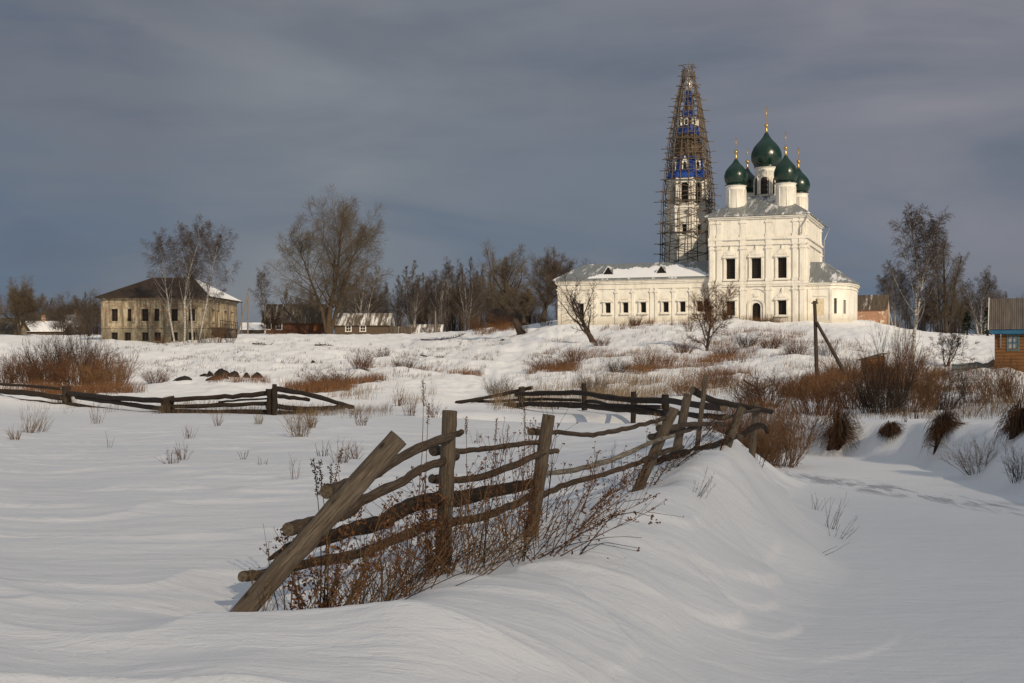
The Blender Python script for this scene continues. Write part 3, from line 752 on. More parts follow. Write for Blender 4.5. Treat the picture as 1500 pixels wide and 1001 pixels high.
# in the middle
shrub(812, 112, 1.3, 3.2, 'red', 14, 'wide reddish bush left on the slope below the crooked tree', n=110, sx=1.2)
shrub(948, 104, 1.9, 1.7, 'orange', 15, 'orange brown round bush on the middle of the slope', n=110)
shrub(975, 108, 1.3, 1.5, 'red', 16, 'small rusty bush right of the round orange bush on the slope', n=60)
shrub(1010, 165, 2.0, 1.6, 'red', 17, 'rusty bush left of the small round headed tree', n=60)
shrub(800, 200, 1.7, 2.4, 'red', 18, 'rusty bush at the left corner of the church wing', n=60)
shrub(735, 214, 2.5, 2.6, 'red', 19, 'rusty bush left of the leaning willow', n=110)
shrub(700, 220, 2.2, 2.6, 'red', 20, 'rusty bush below the thicket, left of the leaning willow', n=110)
shrub(768, 183, 2.0, 1.1, 'dark', 21, 'dark shoots round the foot of the leaning willow', n=60)
for k_, (px, Y, H, R, kd, lb) in enumerate(((905, 100, .9, 1.1, 'dark', 'small dark bush left of the round orange bush on the slope'), (842, 122, 1.1, 1.3, 'red', 'small rusty bush above the wide reddish bush on the slope'), (880, 150, 1.0, 1.4, 'red', 'rusty bush at the foot of the crooked tree'),
   (1000, 132, 1.2, 1.6, 'red', 'rusty bush below left of the small round headed tree'), (1062, 128, 1.2, 1.8, 'red', 'rusty bush below right of the small round headed tree'), (1095, 134, 1.1, 1.7, 'dark', 'dark low bush midway between the small tree and the strut pole'), (1130, 128, 1.2, 1.8, 'red', 'rusty bush midway on the slope left of the strut pole'),
   (1165, 118, 1.2, 1.5, 'red', 'rusty bush just left of the strut pole on the slope'), (870, 74, 1.0, 1.2, 'brown', 'grey brown bush behind the middle log fence, left'), (1010, 68, 1.1, 1.3, 'orange', 'orange bush behind the middle log fence, right'), (1045, 74, 1.1, 1.4, 'red', 'rusty bush behind the thin grey stake'), (730, 72, .9, 1.0, 'brown', 'grey brown bush at the left end of the middle log fence'),
   (530, 108, 1.3, 1.3, 'red', 'rusty bush above the right part of the reed bed on the left'), (592, 112, .9, 1.3, 'brown', 'small grey brown bush right of the reed bed'), (480, 86, .9, 2.0, 'red', 'low rusty bush in the reed bed behind the far left fence'), (560, 150, 1.1, 1.2, 'brown', 'grey twigs in the middle of the upper left slope'), (230, 94, .9, 1.3, 'red', 'low rusty bush left of the boulders'),
    (930, 180, 1.2, 1.4, 'red', 'rusty bush against the middle of the church wing'), (1125, 180, 1.0, 1.4, 'red', 'rusty bush right of the church door'), (1065, 182, 1.1, 1.4, 'dark', 'dark bush left of the church door'))):
    shrub(px, Y, H * 1.25, R * 1.25, kd, 200 + k_, lb, n=110)
# willow scrub by the end of the near fence
shrub(1080, 42, 1.5, 1.7, 'orange', 24, 'orange bush behind the end of the near fence', n=110)
shrub(1112, 38, 1.5, 1.5, 'orange', 25, 'rusty bush behind the last post of the near fence', n=110)
shrub(1140, 37, 1.45, 1.4, 'orange', 27, 'bright orange bush at the head of the frozen creek', n=110)
shrub(1165, 43, 1.6, 1.7, 'orange', 30, 'orange bush on the creek bank below the leaning strut pole', n=110)
shrub(1195, 48, 1.5, 1.9, 'red', 31, 'rusty bush at the foot of the strut pole', n=110)
shrub(1120, 52, 1.4, 2.2, 'red', 28, 'low rusty bush beside the broken branch', n=110)
shrub(1065, 30, .9, .8, 'red', 34, 'small rusty bush between the thin stake and the last near fence post', n=60)
# right hand scrub
shrub(1250, 52, 1.7, 1.7, 'orange', 36, 'rusty bush right of the strut pole above the creek', n=110)
shrub(1290, 49, 2.0, 1.7, 'dark', 38, 'dark bush above the creek, before the wooden hutch', n=110)
shrub(1300, 47, 3.1, 1.6, 'dark', 39, 'tallest dark bush on the creek bank, long bare shoots', n=60)
shrub(1335, 50, 2.1, 1.9, 'orange', 39, 'rusty bush right of the tallest bush on the creek bank', n=110)
shrub(1378, 52, 1.7, 1.7, 'dark', 41, 'dark bush over the right hand snow bank', n=110)
shrub(1430, 58, 1.9, 1.7, 'brown', 42, 'grey brown bush before the teal fence', n=60)
shrub(1460, 56, 2.0, 1.6, 'orange', 42, 'rusty bush left of the plank house front', n=60)
shrub(1492, 52, 1.9, 1.8, 'orange', 44, 'orange brown bush before the plank house wall', n=110)
shrub(1235, 76, 1.7, 1.8, 'orange', 45, 'rusty bush under the end of the leaning strut', n=110)
shrub(1300, 76, 1.6, 2.2, 'red', 49, 'rusty bush right of the wooden hutch', n=110)
shrub(1335, 86, 2.1, 2.0, 'red', 52, 'rusty bush at the foot of the tallest birch', n=110)
shrub(1405, 76, 1.2, 1.7, 'red', 55, 'low rusty bush on the snow before the teal fence', n=60)
shrub(1210, 110, 1.5, 1.7, 'brown', 56, 'grey bush behind the strut pole on the slope', n=60)
shrub(1320, 120, 3.6, 1.8, 'brown', 59, 'tall thin grey bush left of the tallest birch', n=60)
# on the creek bank
def tussock(px, row_, R, H, kind, seed, label, n=560, sx=.5):
    """dead turf hanging over the lip of the bank, draped on the snow"""
    Y = GR(px, row_); q = G(px, Y); rg = random.Random(seed); B = MB().use(M['earth'])
    ph = [rg.uniform(0, 6.28) for _ in range(4)]
    rad = lambda a: R * (1 + .28 * math.sin(2 * a + ph[0]) + .22 * math.sin(3 * a + ph[1]) + .15 * math.sin(5 * a + ph[2]))
    gz = lambda x, y: hgt(q.x + x, q.y + y) - q.z
    vs = [(0, 0, H * .5)]; fs = []; m = 22
    for r_ in (.35, .62, .8):
        for k in range(m):
            a = 2 * math.pi * k / m; x, y = math.cos(a) * rad(a) * r_ * sx, math.sin(a) * rad(a) * r_ * .6
            vs.append((x, y, gz(x, y) + H * (.45 if r_ < .5 else .26 if r_ < .7 else -.03) * (1 + .3 * math.sin(7 * a + ph[3]))))
    for k in range(m):
        k2 = (k + 1) % m; fs.append((0, 1 + k, 1 + k2))
        for r_ in (0, 1): fs.append((1 + r_ * m + k, 1 + (r_ + 1) * m + k, 1 + (r_ + 1) * m + k2, 1 + r_ * m + k2))
    B.add(vs, fs, None, True)
    for i in range(n):
        B.use(M[rg.choice(kind)])
        a = rg.uniform(0, 6.28); t = rg.random() ** .7; a2 = a + rg.gauss(0, .5)
        x0, y0 = math.cos(a) * rad(a) * .6 * t * sx, math.sin(a) * rad(a) * .5 * t; L = R * rg.uniform(.3, 1.0)
        dx, dy = math.cos(a2) * L, (math.sin(a2) - .35) * L
        p = Vector((x0, y0, gz(x0, y0) + H * (.4 - .35 * t)))
        up = rg.random() ** 2.2 * H * .9
        p1 = p + Vector((dx * .35, dy * .35, up + .05)); p2 = p + Vector((dx * .75, dy * .75, up * .8)); x3, y3 = p.x + dx * 1.05, p.y + dy * 1.05
        p3 = Vector((x3, y3, max(gz(x3, y3) + .01, p2.z - L * rg.uniform(.2, .9))))
        B.tube([p, p1, p2, p3], [.007, .006, .005, .002], 3, cap=False)
    tag(B.build('tussock', None, q), label, 'tussock')
tussock(1228, 648, .62, .85, ('twigorange', 'twigdark', 'rust'), 1, 'shaggy orange brown tussock at the water edge, leftmost on the far bank')
tussock(1304, 634, .36, .25, ('rust', 'twigdark'), 2, 'small flat tussock in the middle of the far bank')
tussock(1380, 634, .50, .55, ('twigdark', 'rust'), 3, 'dark drooping tussock on the steep part of the far bank')
tussock(1496, 630, .55, .6, ('twigdark', 'twigred'), 4, 'large dark tussock at the right edge on the far bank')
shrub(1432, GR(1432, 690), .95, .9, 'straw', 72, 'spreading pale twigged bush low on the far bank', n=60, spread=.9)
shrub(1497, GR(1497, 702), .85, .7, 'dark', 75, 'thin bare bush at the right edge beside the creek', n=60, spread=.9)

# ------------------------------------------------------------------ dry grass: nobody could count it
def grass_patch(B, rng, px, pxw, Y, Yw, n, H, wdt, lean=.35, wind=.25, thr=-1, clump=.25):
    done = 0
    tries = 0
    xs = []; 
    n = int(n * (1.25 if B is gr else .85))
    while done < n and tries < n * 6:
        tries += 1
        a = rng.uniform(0, 6.283); q = math.sqrt(rng.random())
        y = Y + q * math.sin(a) * Yw; p = px + q * math.cos(a) * pxw
        x = (p - 750) / F * y
        xs.append((x, y)); done += 1
    X = np.array([q[0] for q in xs]); Yv = np.array([q[1] for q in xs])
    nz = fbm(X * .35, Yv * .22, 3, 91) + .5 * fbm(X * 1.5, Yv * 1.0, 2, 95)
    keep = (nz > max(thr, -.10)) & (path_d(X, Yv) > 1.6)
    Z = ground_np(X, Yv)
    for (x, y), z, kp in zip(xs, Z, keep):
        if not kp: continue
        for _ in range(4):
            h = H * rng.uniform(.4, 1.1)
            bx = x + rng.gauss(0, clump * H); by = y + rng.gauss(0, clump * H)
            lx = rng.gauss(wind, lean) * h; ly = rng.gauss(0, lean) * h
            w = wdt * .7 * rng.uniform(.6, 1.3)
            an = rng.uniform(0, 3.14); wx, wy = math.cos(an) * w, math.sin(an) * w
            b = (bx, by, z - .05); m1 = (bx + lx * .35, by + ly * .35, z + h * .6)
            B.add(((bx - wx, by - wy, z - .05), (bx + wx, by + wy, z - .05), (m1[0] + wx * .6, m1[1] + wy * .6, m1[2]), (m1[0] - wx * .6, m1[1] - wy * .6, m1[2]), (bx + lx, by + ly, z + h * .95)),
                  ((0, 1, 2, 3), (3, 2, 4)))
rng = random.Random(77)
gr = MB().use(M['rust'])
for a in ((1000, 70, 110, 10, 500, .8, .014), (880, 60, 135, 10, 420, .7, .014), (1100, 80, 150, 10, 500, .8, .015), (780, 40, 150, 8, 200, .6, .014), (560, 60, 120, 8, 260, .6, .014), (1060, 50, 85, 8, 350, .8, .012), (470, 60, 82, 5, 900, .75, .014), (530, 35, 92, 5, 260, .7, .014), (680, 38, 112, 7, 420, .55, .014), (640, 30, 118, 8, 160, .5, .012), (812, 40, 112, 6, 420, .9, .014), (950, 35, 102, 6, 320, .8, .014),
          (350, 45, 88, 3, 160, .6, .013), (30, 90, 80, 5, 600, .8, .014), (130, 80, 76, 3, 500, .8, .014), (1110, 60, 45, 8, 700, .7, .009), (1260, 90, 72, 8, 1100, .8, .012), (1380, 60, 66, 6, 350, .6, .012),
          (1400, 90, 60, 8, 600, .6, .011), (1180, 40, 62, 8, 400, .7, .011), (760, 70, 205, 6, 400, 1.3, .025), (1120, 45, 183, 2, 220, .9, .02), (980, 40, 184, 3, 220, 1.0, .02), (920, 40, 180, 6, 200, .8, .02),
          (1180, 90, 130, 12, 420, .7, .015), (1060, 60, 120, 12, 420, .8, .015), (1330, 60, 80, 6, 600, .8, .013)):
    grass_patch(gr, rng, *a)
tag(gr.build('rust_grass'), kind='stuff')
st = MB().use(M['straw'])
for a in ((830, 150, 66, 9, 1000, .95, .011), (730, 60, 62, 4, 220, .7, .011), (900, 120, 78, 10, 600, .8, .012), (960, 90, 90, 10, 420, .8, .013), (1050, 90, 70, 10, 400, .7, .012), (560, 80, 72, 6, 260, .6, .011), (620, 60, 66, 6, 160, .55, .01),
          (440, 140, 56, 4, 260, .4, .008), (350, 120, 52, 2, 220, .35, .007), (180, 160, 60, 5, 220, .4, .008), (250, 25, 52.5, 1.5, 150, .5, .007), (398, 20, 51.5, 1.0, 120, .4, .007), (98, 22, 67, 1.5, 150, .6, .008),
          (500, 80, 54, 4, 200, .45, .008), (750, 140, 59, 3, 260, .4, .008), (1300, 80, 45, 4, 260, .4, .007), (1450, 60, 45, 6, 260, .5, .007)):
    grass_patch(st, rng, *a)
# scattered over the slopes
grass_patch(st, rng, 500, 420, 140, 55, 2600, .5, .014, thr=.10)
grass_patch(st, rng, 980, 300, 130, 55, 3600, .6, .013, thr=.02)
grass_patch(st, rng, 1300, 160, 90, 40, 1600, .6, .012, thr=.05)
tag(st.build('straw_grass'), kind='stuff')
dk = MB().use(M['twigdark'])
grass_patch(dk, rng, 480, 360, 145, 50, 2400, .4, .02, thr=.10)
grass_patch(dk, rng, 900, 330, 140, 50, 1800, .5, .015, thr=.12)
grass_patch(dk, rng, 1230, 160, 60, 18, 900, .7, .008, thr=.0)
tag(dk.build('dark_grass'), kind='stuff')
# ------------------------------------------------------------------ building helpers (local frames, z up from the base)
def wall(B, o, u, w, z0, z1, ops=(), depth=.4):
    """wall face from o along unit u; ops = (centre, width, bottom, top, arched)"""
    o = Vector((o[0], o[1], 0)); u = Vector((u[0], u[1], 0)).normalized(); n = Vector((u.y, -u.x, 0))
    pt = lambda s, z, d=0.0: o + u * s + n * (-d) + UP * z
    us = sorted({0.0, w, *[c + k * ww / 2 for c, ww, *_ in ops for k in (-1, 1)]})
    zs = sorted({z0, z1, *[z for _, _, a, b, *_ in ops for z in (a, b)]})
    for i in range(len(us) - 1):
        for j in range(len(zs) - 1):
            cu, cz = (us[i] + us[i + 1]) / 2, (zs[j] + zs[j + 1]) / 2
            if any(abs(cu - op[0]) < op[1] / 2 and op[2] < cz < op[3] for op in ops): continue
            B.add((pt(us[i], zs[j]), pt(us[i + 1], zs[j]), pt(us[i + 1], zs[j + 1]), pt(us[i], zs[j + 1])), ((0, 1, 2, 3),))
    for op in ops:
        c, ww, a, b = op[:4]; arch = len(op) > 4 and op[4]
        l, r = c - ww / 2, c + ww / 2
        if not arch:
            ring = [(l, a), (r, a), (r, b), (l, b)]
        else:
            zc = b - ww / 2
            arc = [(c + ww / 2 * math.cos(t), zc + ww / 2 * math.sin(t)) for t in [math.pi * k / 10 for k in range(11)]]
            ring = [(l, a), (r, a)] + arc
            B.add([pt(r, b)] + [pt(*q) for q in arc[:6]], (tuple(range(7)),))
            B.add([pt(l, b)] + [pt(*q) for q in arc[5:]], (tuple(range(7)),))
        m = len(ring)
        B.add([pt(*q) for q in ring] + [pt(q[0], q[1], depth) for q in ring], [(k, (k + 1) % m, m + (k + 1) % m, m + k)[::-1] for k in range(m)])
def pane(parent, o, u, op, depth=.4, pm='dark', bars=(1, 2), bm='grille', name='window', bw=.05):
    o = Vector((o[0], o[1], 0)); u = Vector((u[0], u[1], 0)).normalized(); n = Vector((u.y, -u.x, 0))
    c, ww, a, b = op[:4]
    B = MB().use(M[pm])
    R = Matrix((u, -n, UP)).transposed()
    B.box(o + u * c - n * (depth - .02) + UP * (a + b) / 2, (ww - .01, .03, b - a - .01), M=R)
    if bars:
        B.use(M[bm])
        for i in range(1, bars[0] + 1):
            B.box(o + u * (c - ww / 2 + ww * i / (bars[0] + 1)) - n * (depth - .075) + UP * (a + b) / 2, (bw, .05, b - a - .03), M=R)
        for i in range(1, bars[1] + 1):
            B.box(o + u * c - n * (depth - .13) + UP * (a + (b - a) * i / (bars[1] + 1)), (ww - .03, .05, bw), M=R)
    return B.build(name, parent)
def outline(B, o, u, s, z, pts, th, back=.05):
    """flat outline (2-D points) at wall position s, z, standing th proud of the wall"""
    o = Vector((o[0], o[1], 0)); u = Vector((u[0], u[1], 0)).normalized(); n = Vector((u.y, -u.x, 0))
    f = [o + u * (s + x) + UP * (z + y) + n * th for x, y in pts]; k = [o + u * (s + x) + UP * (z + y) - n * back for x, y in pts]
    m = len(pts)
    B.add(f + k, [tuple(range(m))] + [(i, m + i, m + (i + 1) % m, (i + 1) % m) for i in range(m)])
def strip(B, o, u, s0, s1, z0, z1, th, back=.05):
    o = Vector((o[0], o[1], 0)); u = Vector((u[0], u[1], 0)).normalized(); n = Vector((u.y, -u.x, 0))
    R = Matrix((u, -n, UP)).transposed()
    B.box(o + u * (s0 + s1) / 2 + n * (th - back) / 2 + UP * (z0 + z1) / 2, (s1 - s0, th + back, z1 - z0), M=R)
OGEE = [(-1, 0), (1, 0), (1, .22), (.78, .30), (.62, .42), (.48, .62), (.26, .78), (.13, .92), (.06, 1.15), (0, 1.45), (-.06, 1.15), (-.13, .92), (-.26, .78), (-.48, .62), (-.62, .42), (-.78, .30), (-1, .22)]
SEG = [(-1, 0), (1, 0), (.9, .22), (.65, .42), (.35, .54), (0, .58), (-.35, .54), (-.65, .42), (-.9, .22)]
def surround(parent, o, u, op, mat, crown='ogee', fr=.30):
    c, ww, a, b = op[:4]
    B = MB().use(M[mat])
    strip(B, o, u, c - ww / 2 - fr, c - ww / 2 - .05, a - .05, b + .08, .22)
    strip(B, o, u, c + ww / 2 + .05, c + ww / 2 + fr, a - .05, b + .08, .22)
    strip(B, o, u, c - ww / 2 - fr - .1, c + ww / 2 + fr + .1, a - .28, a - .05, .32)
    strip(B, o, u, c - ww / 2 - fr - .14, c + ww / 2 + fr + .14, b + .08, b + .32, .36)
    k = ww / 2 + fr
    if crown == 'ogee':
        outline(B, o, u, c, b + .32, [(x * k, y * k * 1.12) for x, y in OGEE], .26)
        outline(B, o, u, c, b + .42, [(x * k * .62, y * k * .62) for x, y in OGEE], .34)
    elif crown == 'seg':
        outline(B, o, u, c, b + .32, [(x * k * 1.15, y * k * .9) for x, y in SEG], .20)
        outline(B, o, u, c, b + .40, [(x * k * .8, y * k * .55) for x, y in SEG], .28)
    return B.build('frame', parent)
def pilaster(parent, o, u, s, w, z0, z1, mat='plaster', th=.22):
    B = MB().use(M[mat])
    strip(B, o, u, s - w / 2, s + w / 2, z0, z1, th)
    strip(B, o, u, s - w / 2 - .1, s + w / 2 + .1, z1 - .55, z1 - .3, th + .09)
    strip(B, o, u, s - w / 2 - .08, s + w / 2 + .08, z0, z0 + .4, th + .07)
    return B.build('pilaster', parent)
def cross_mesh(B, c, H):
    x, y, z = c
    B.tube([(x, y, z), (x, y, z + H)], .038, 6)
    for f, w in ((.70, .42), (.82, .25)):
        B.box((x, y, z + H * f), (H * w * .8, .05, .05))
    B.box((x, y, z + H * .5), (H * .24, .06, .07), M=Matrix.Rotation(.4, 3, 'Y'))

# ------------------------------------------------------------------ church
PHI = math.atan2(.334, .943)
CX0, CY0, CZ0 = 26.7, 185.4, 6.33
ch = empty('church', (CX0, CY0, CZ0), -PHI, 'white church with five dark green onion domes on the snowy hilltop', 'church')
W, D, Ht = 13.06, 16.6, 14.1
fo, fu = (0, 0), (1, 0); ro, ru = (W, 0), (0, 1)
t2 = [(3.0, 1.22, 5.75, 8.5), (6.45, 1.30, 5.75, 8.5), (9.9, 1.15, 5.75, 8.5)]
t1 = [(3.0, 1.15, .85, 2.75), (9.9, 1.1, .85, 2.75)]
door = (6.45, 1.15, -.1, 2.5, True)
B = MB().use(M['plaster'])
wall(B, fo, fu, W, -2.5, Ht, t2 + t1 + [door], .5)
rw = [(8.3, 1.2, 9.6, 11.6)]
wall(B, ro, ru, D, -2.5, Ht, [(8.3, 1.2, 8.9, 10.0)], .5)
wall(B, (W, D), (-1, 0), W, -2.5, Ht); wall(B, (0, D), (0, -1), D, -2.5, Ht)
B.build('wall', ch)
for op in t2:
    w_ = pane(ch, fo, fu, op, .5, bars=(3, 7), bw=.035); surround(w_, fo, fu, op, 'plaster')
for op in t1:
    w_ = pane(ch, fo, fu, op, .5, bars=(2, 4), bw=.04); surround(w_, fo, fu, op, 'plaster')
d_ = pane(ch, fo, fu, door, .5, bars=(1, 0), name='door')
pane(ch, ro, ru, (8.3, 1.2, 8.9, 10.0), .5, bars=(2, 2))
B = MB().use(M['plaster'])      # portal mouldings: two round arches
for r_, wd, zc, th in ((.95, .28, 1.92, .2), (1.62, .22, 2.75, .15)):
    for k in range(12):
        a0, a1 = math.pi * k / 12, math.pi * (k + 1) / 12
        outline(B, fo, fu, 6.45, zc, [(r_ * math.cos(a0), r_ * math.sin(a0)), ((r_ + wd) * math.cos(a0), (r_ + wd) * math.sin(a0)), ((r_ + wd) * math.cos(a1), (r_ + wd) * math.sin(a1)), (r_ * math.cos(a1), r_ * math.sin(a1))], th)
for s in (-1, 1):
    strip(B, fo, fu, 6.45 + s * 1.09 - .14, 6.45 + s * 1.09 + .14, -.3, 1.92, .2)
strip(B, fo, fu, 6.1, 6.8, 3.3, 3.75, .12)
B.build('portal', ch)
for s, w in ((.45, .55), (1.45, .6), (4.72, .8), (8.15, .8), (11.6, .6), (12.55, .6)):
    pilaster(ch, fo, fu, s, w, -.6, 4.7); pilaster(ch, fo, fu, s, w, 5.35, 10.25); pilaster(ch, fo, fu, s, w, 11.35, 13.75, th=.10)
for s, w in ((.5, .6), (1.6, .5), (15.9, .7)):
    pilaster(ch, ro, ru, s, w, 5.35, 10.25); pilaster(ch, ro, ru, s, w, 11.35, 13.75, th=.10)
B = MB().use(M['plaster'])
for o, u, w in ((fo, fu, W), (ro, ru, D)):
    for z0, z1, th in ((4.7, 4.95, .22), (4.95, 5.2, .32), (5.2, 5.35, .24), (10.25, 10.5, .22), (10.5, 10.95, .13), (10.95, 11.2, .36), (11.2, 11.35, .26), (13.75, 13.95, .24), (13.95, 14.12, .42)):
        strip(B, o, u, -.02 - th * .0, w + (th if o == fo else 0), z0, z1, th)
for s in (.45, 1.45, 4.72, 8.15, 11.6, 12.55):     # breaks of the entablature over the pilasters
    strip(B, fo, fu, s - .42, s + .42, 10.2, 11.27, .30)
    strip(B, fo, fu, s - .40, s + .40, 4.65, 5.27, .28)
B.build('cornice', ch)
# hipped roof of the cube
def hip(B, x0, x1, y0, y1, z, rx0, rx1, ry0, ry1, zr, th=.14):
    e = [(x0, y0, z), (x1, y0, z), (x1, y1, z), (x0, y1, z)]; t = [(rx0, ry0, zr), (rx1, ry0, zr), (rx1, ry1, zr), (rx0, ry1, zr)]
    lo = [(a, b, c - th) for a, b, c in e]
    B.add(e + t + lo, ((0, 1, 5, 4), (1, 2, 6, 5), (2, 3, 7, 6), (3, 0, 4, 7), (4, 5, 6, 7), (0, 8, 9, 1), (1, 9, 10, 2), (2, 10, 11, 3), (3, 11, 8, 0), (11, 10, 9, 8)))
B = MB().use(M['metalroof']); hip(B, -.55, W + .6, -.6, D + .6, 14.30, 4.3, 8.8, 6.4, 10.4, 17.6)
rf = B.build('roof', ch)
B = MB().use(M['tin'])
B.tube([(W + .25, -.45, 14.1), (W + .1, -.35, 13.6), (W - .5, -.42, 12.6), (W - .55, -.42, 11.5)], .07, 6)
B.build('drainpipe', ch); B = MB().use(M['tin'])
B.tube([(W + .5, D + .3, 14.1), (W + 1.2, D - .2, 13.8), (W + .5, D - .8, 12.0), (W + .45, D - .8, 6.0)], .07, 6)
B.build('drainpipe', ch)
ONION = [(.72, 0), (.80, .035), (.90, .10), (.975, .18), (1.0, .27), (.985, .35), (.93, .43), (.84, .51), (.72, .58), (.58, .645), (.45, .70), (.335, .755), (.24, .81), (.165, .865), (.10, .92), (.055, .965), (.03, 1)]
def drum_dome(u, v, zb, zd, r, R, H, zc, win=None):
    B = MB().use(M['plaster'])
    B.lathe([(r * 1.06, zb), (r * 1.06, zb + .5), (r, zb + .55), (r, zd - .7), (r * 1.05, zd - .65), (r * 1.05, zd - .5), (r, zd - .46), (r, zd - .25), (r * 1.1, zd - .15), (r * 1.12, zd)], 40, (u, v, 0))
    for k in range(8):      # slender half columns and a band of blind arches
        a = math.pi * 2 * k / 8 + .25
        B.tube([(u + r * math.cos(a), v + r * math.sin(a), zb), (u + r * math.cos(a), v + r * math.sin(a), zd - .66)], .09, 6)
    dr = B.build('drum', ch)
    if win:
        ww, za, zb2 = win
        for az in (-math.pi / 2, -math.pi / 2 + math.pi / 3, -math.pi / 2 - math.pi / 3):
            n = Vector((math.cos(az), math.sin(az), 0)); uu = Vector((-n.y, n.x, 0)); o = Vector((u, v, 0)) + n * (r - .02)
            Q = MB().use(M['grille'])
            arc = [(ww / 2 * math.cos(t), zb2 - ww / 2 + ww / 2 * math.sin(t)) for t in [math.pi * k / 10 for k in range(11)]]
            pts = [(-ww / 2, za), (ww / 2, za)] + arc
            outline(Q, o, uu, 0, 0, pts, .04, .3)
            Q.use(M['dark'])
            for i in range(2):
                for j in range(3):
                    strip(Q, o, uu, -ww / 2 + .08 + i * ww / 2, -.06 + i * ww / 2, za + .1 + j * (zb2 - ww / 2 - za) / 3, za - .05 + (j + 1) * (zb2 - ww / 2 - za) / 3, .055)
            Q.use(M['plaster'])
            for k in range(10):
                a0, a1 = math.pi * k / 10, math.pi * (k + 1) / 10; q, p = ww / 2 + .02, ww / 2 + .25; zc_ = zb2 - ww / 2
                outline(Q, o, uu, 0, zc_, [(q * math.cos(a0), q * math.sin(a0)), (p * math.cos(a0), p * math.sin(a0)), (p * math.cos(a1), p * math.sin(a1)), (q * math.cos(a1), q * math.sin(a1))], .10, .3)
            for s in (-1, 1): strip(Q, o, uu, s * (ww / 2 + .135) - .115, s * (ww / 2 + .135) + .115, za, zc_, .10, .3)
            Q.build('window', dr)
    B = MB().use(M['green'])
    B.lathe([(r * 1.15, zd - .06), (r * 1.15, zd + .06)] + [(max(R * a, .03), zd + .06 + H * b) for a, b in ONION], 48, (u, v, 0))
    dm = B.build('dome', ch)
    B = MB().use(M['gold'])
    zt = zd + H
    B.lathe([(.20, zt - .35), (.16, zt), (.10, zt + .25), (.10, zt + .4), (.24, zt + .5), (.30, zt + .66), (.24, zt + .82), (.06, zt + .92)], 16, (u, v, 0))
    cross_mesh(B, (u, v, zt + .85), zc)
    B.build('cross', dm)
drum_dome(6.5, 8.35, 15.6, 21.8, 1.5, 2.15, 5.2, 2.6, (1.1, 17.9, 20.3))
drum_dome(3.1, 3.5, 14.4, 18.8, 1.32, 1.62, 3.95, 1.9)
drum_dome(9.9, 3.3, 14.4, 18.8, 1.32, 1.62, 4.1, 2.1)
drum_dome(3.0, 13.2, 14.4, 18.9, 1.32, 1.62, 3.9, 1.9)
drum_dome(10.25, 13.4, 14.4, 18.6, 1.28, 1.62, 3.9, 1.9)
# apse
ao = [(13.0, .9), (14.5, .9), (16.1, .9), (17.3, 1.7), (18.15, 3.0), (18.6, 5.0), (18.8, 8.3), (18.6, 11.6), (18.15, 13.6), (17.3, 14.9), (16.1, 15.7), (13.0, 15.7)]
B = MB().use(M['plaster'])
aw = {1: [], 2: [(.45, .48, .9, 2.9)], 3: [(.8, .42, .9, 2.8)]}
for i in range(len(ao) - 1):
    a, b = Vector((*ao[i], 0)), Vector((*ao[i + 1], 0))
    u_ = (b - a); L_ = u_.length; u_.normalize()
    ops = {1: [], 2: [(.75, .42, .95, 3.0)], 3: [(.9, .5, .95, 2.8)]}.get(i, [])
    wall(B, a, u_, L_, -2.5, 5.1, ops, .45)
    for op in ops: pane(ch, a, u_, op, .45, bars=(1, 3), bw=.03)
    for z0, z1, th in ((4.25, 4.4, .12), (4.7, 4.9, .2), (4.9, 5.1, .34), (-.6, .15, .1)):
        strip(B, a, u_, -.02, L_ + .05, z0, z1, th)
for s in (3.12, ):
    pass
strip(B, (13.0, .9), (1, 0), 3.0, 3.3, -.5, 4.25, .12); strip(B, (13.0, .9), (1, 0), .15, .5, -.5, 4.25, .14)
outline(B, (13.0, .9), (1, 0), 1.75, 3.25, [(x * .9, y * .8) for x, y in SEG], .1)
B.build('apse_wall', ch)
B = MB().use(M['niche']); strip(B, (13.0, .9), (1, 0), 1.2, 2.3, .75, 2.95, .05); B.build('blocked_window', ch)
B = MB().use(M['metalroof'])
eo = [(13.05 + (x - 13.0) * 1.07, 8.3 + (y - 8.3) * 1.055, 5.2) for x, y in ao]
tp = [(13.03, 4.2, 8.35), (14.2, 4.6, 8.35), (14.6, 5.4, 8.35), (14.9, 6.3, 8.35), (15.0, 7.2, 8.35), (15.0, 8.3, 8.35), (15.0, 9.3, 8.35), (14.9, 10.3, 8.35), (14.8, 11.0, 8.35), (14.6, 11.6, 8.35), (14.2, 12.0, 8.35), (13.03, 12.4, 8.35)]
tp = [(x, y, 8.1 + .0 * x) for x, y, z in tp]
m_ = len(eo)
B.add(eo + tp + [(x, y, z - .12) for x, y, z in eo], [(i, i + 1, m_ + i + 1, m_ + i) for i in range(m_ - 1)] + [tuple(range(m_, 2 * m_))] + [(2 * m_ + i, 2 * m_ + i + 1, i + 1, i) for i in range(m_ - 1)] + [tuple(range(2 * m_, 3 * m_))[::-1]])
B.build('apse_roof', ch)
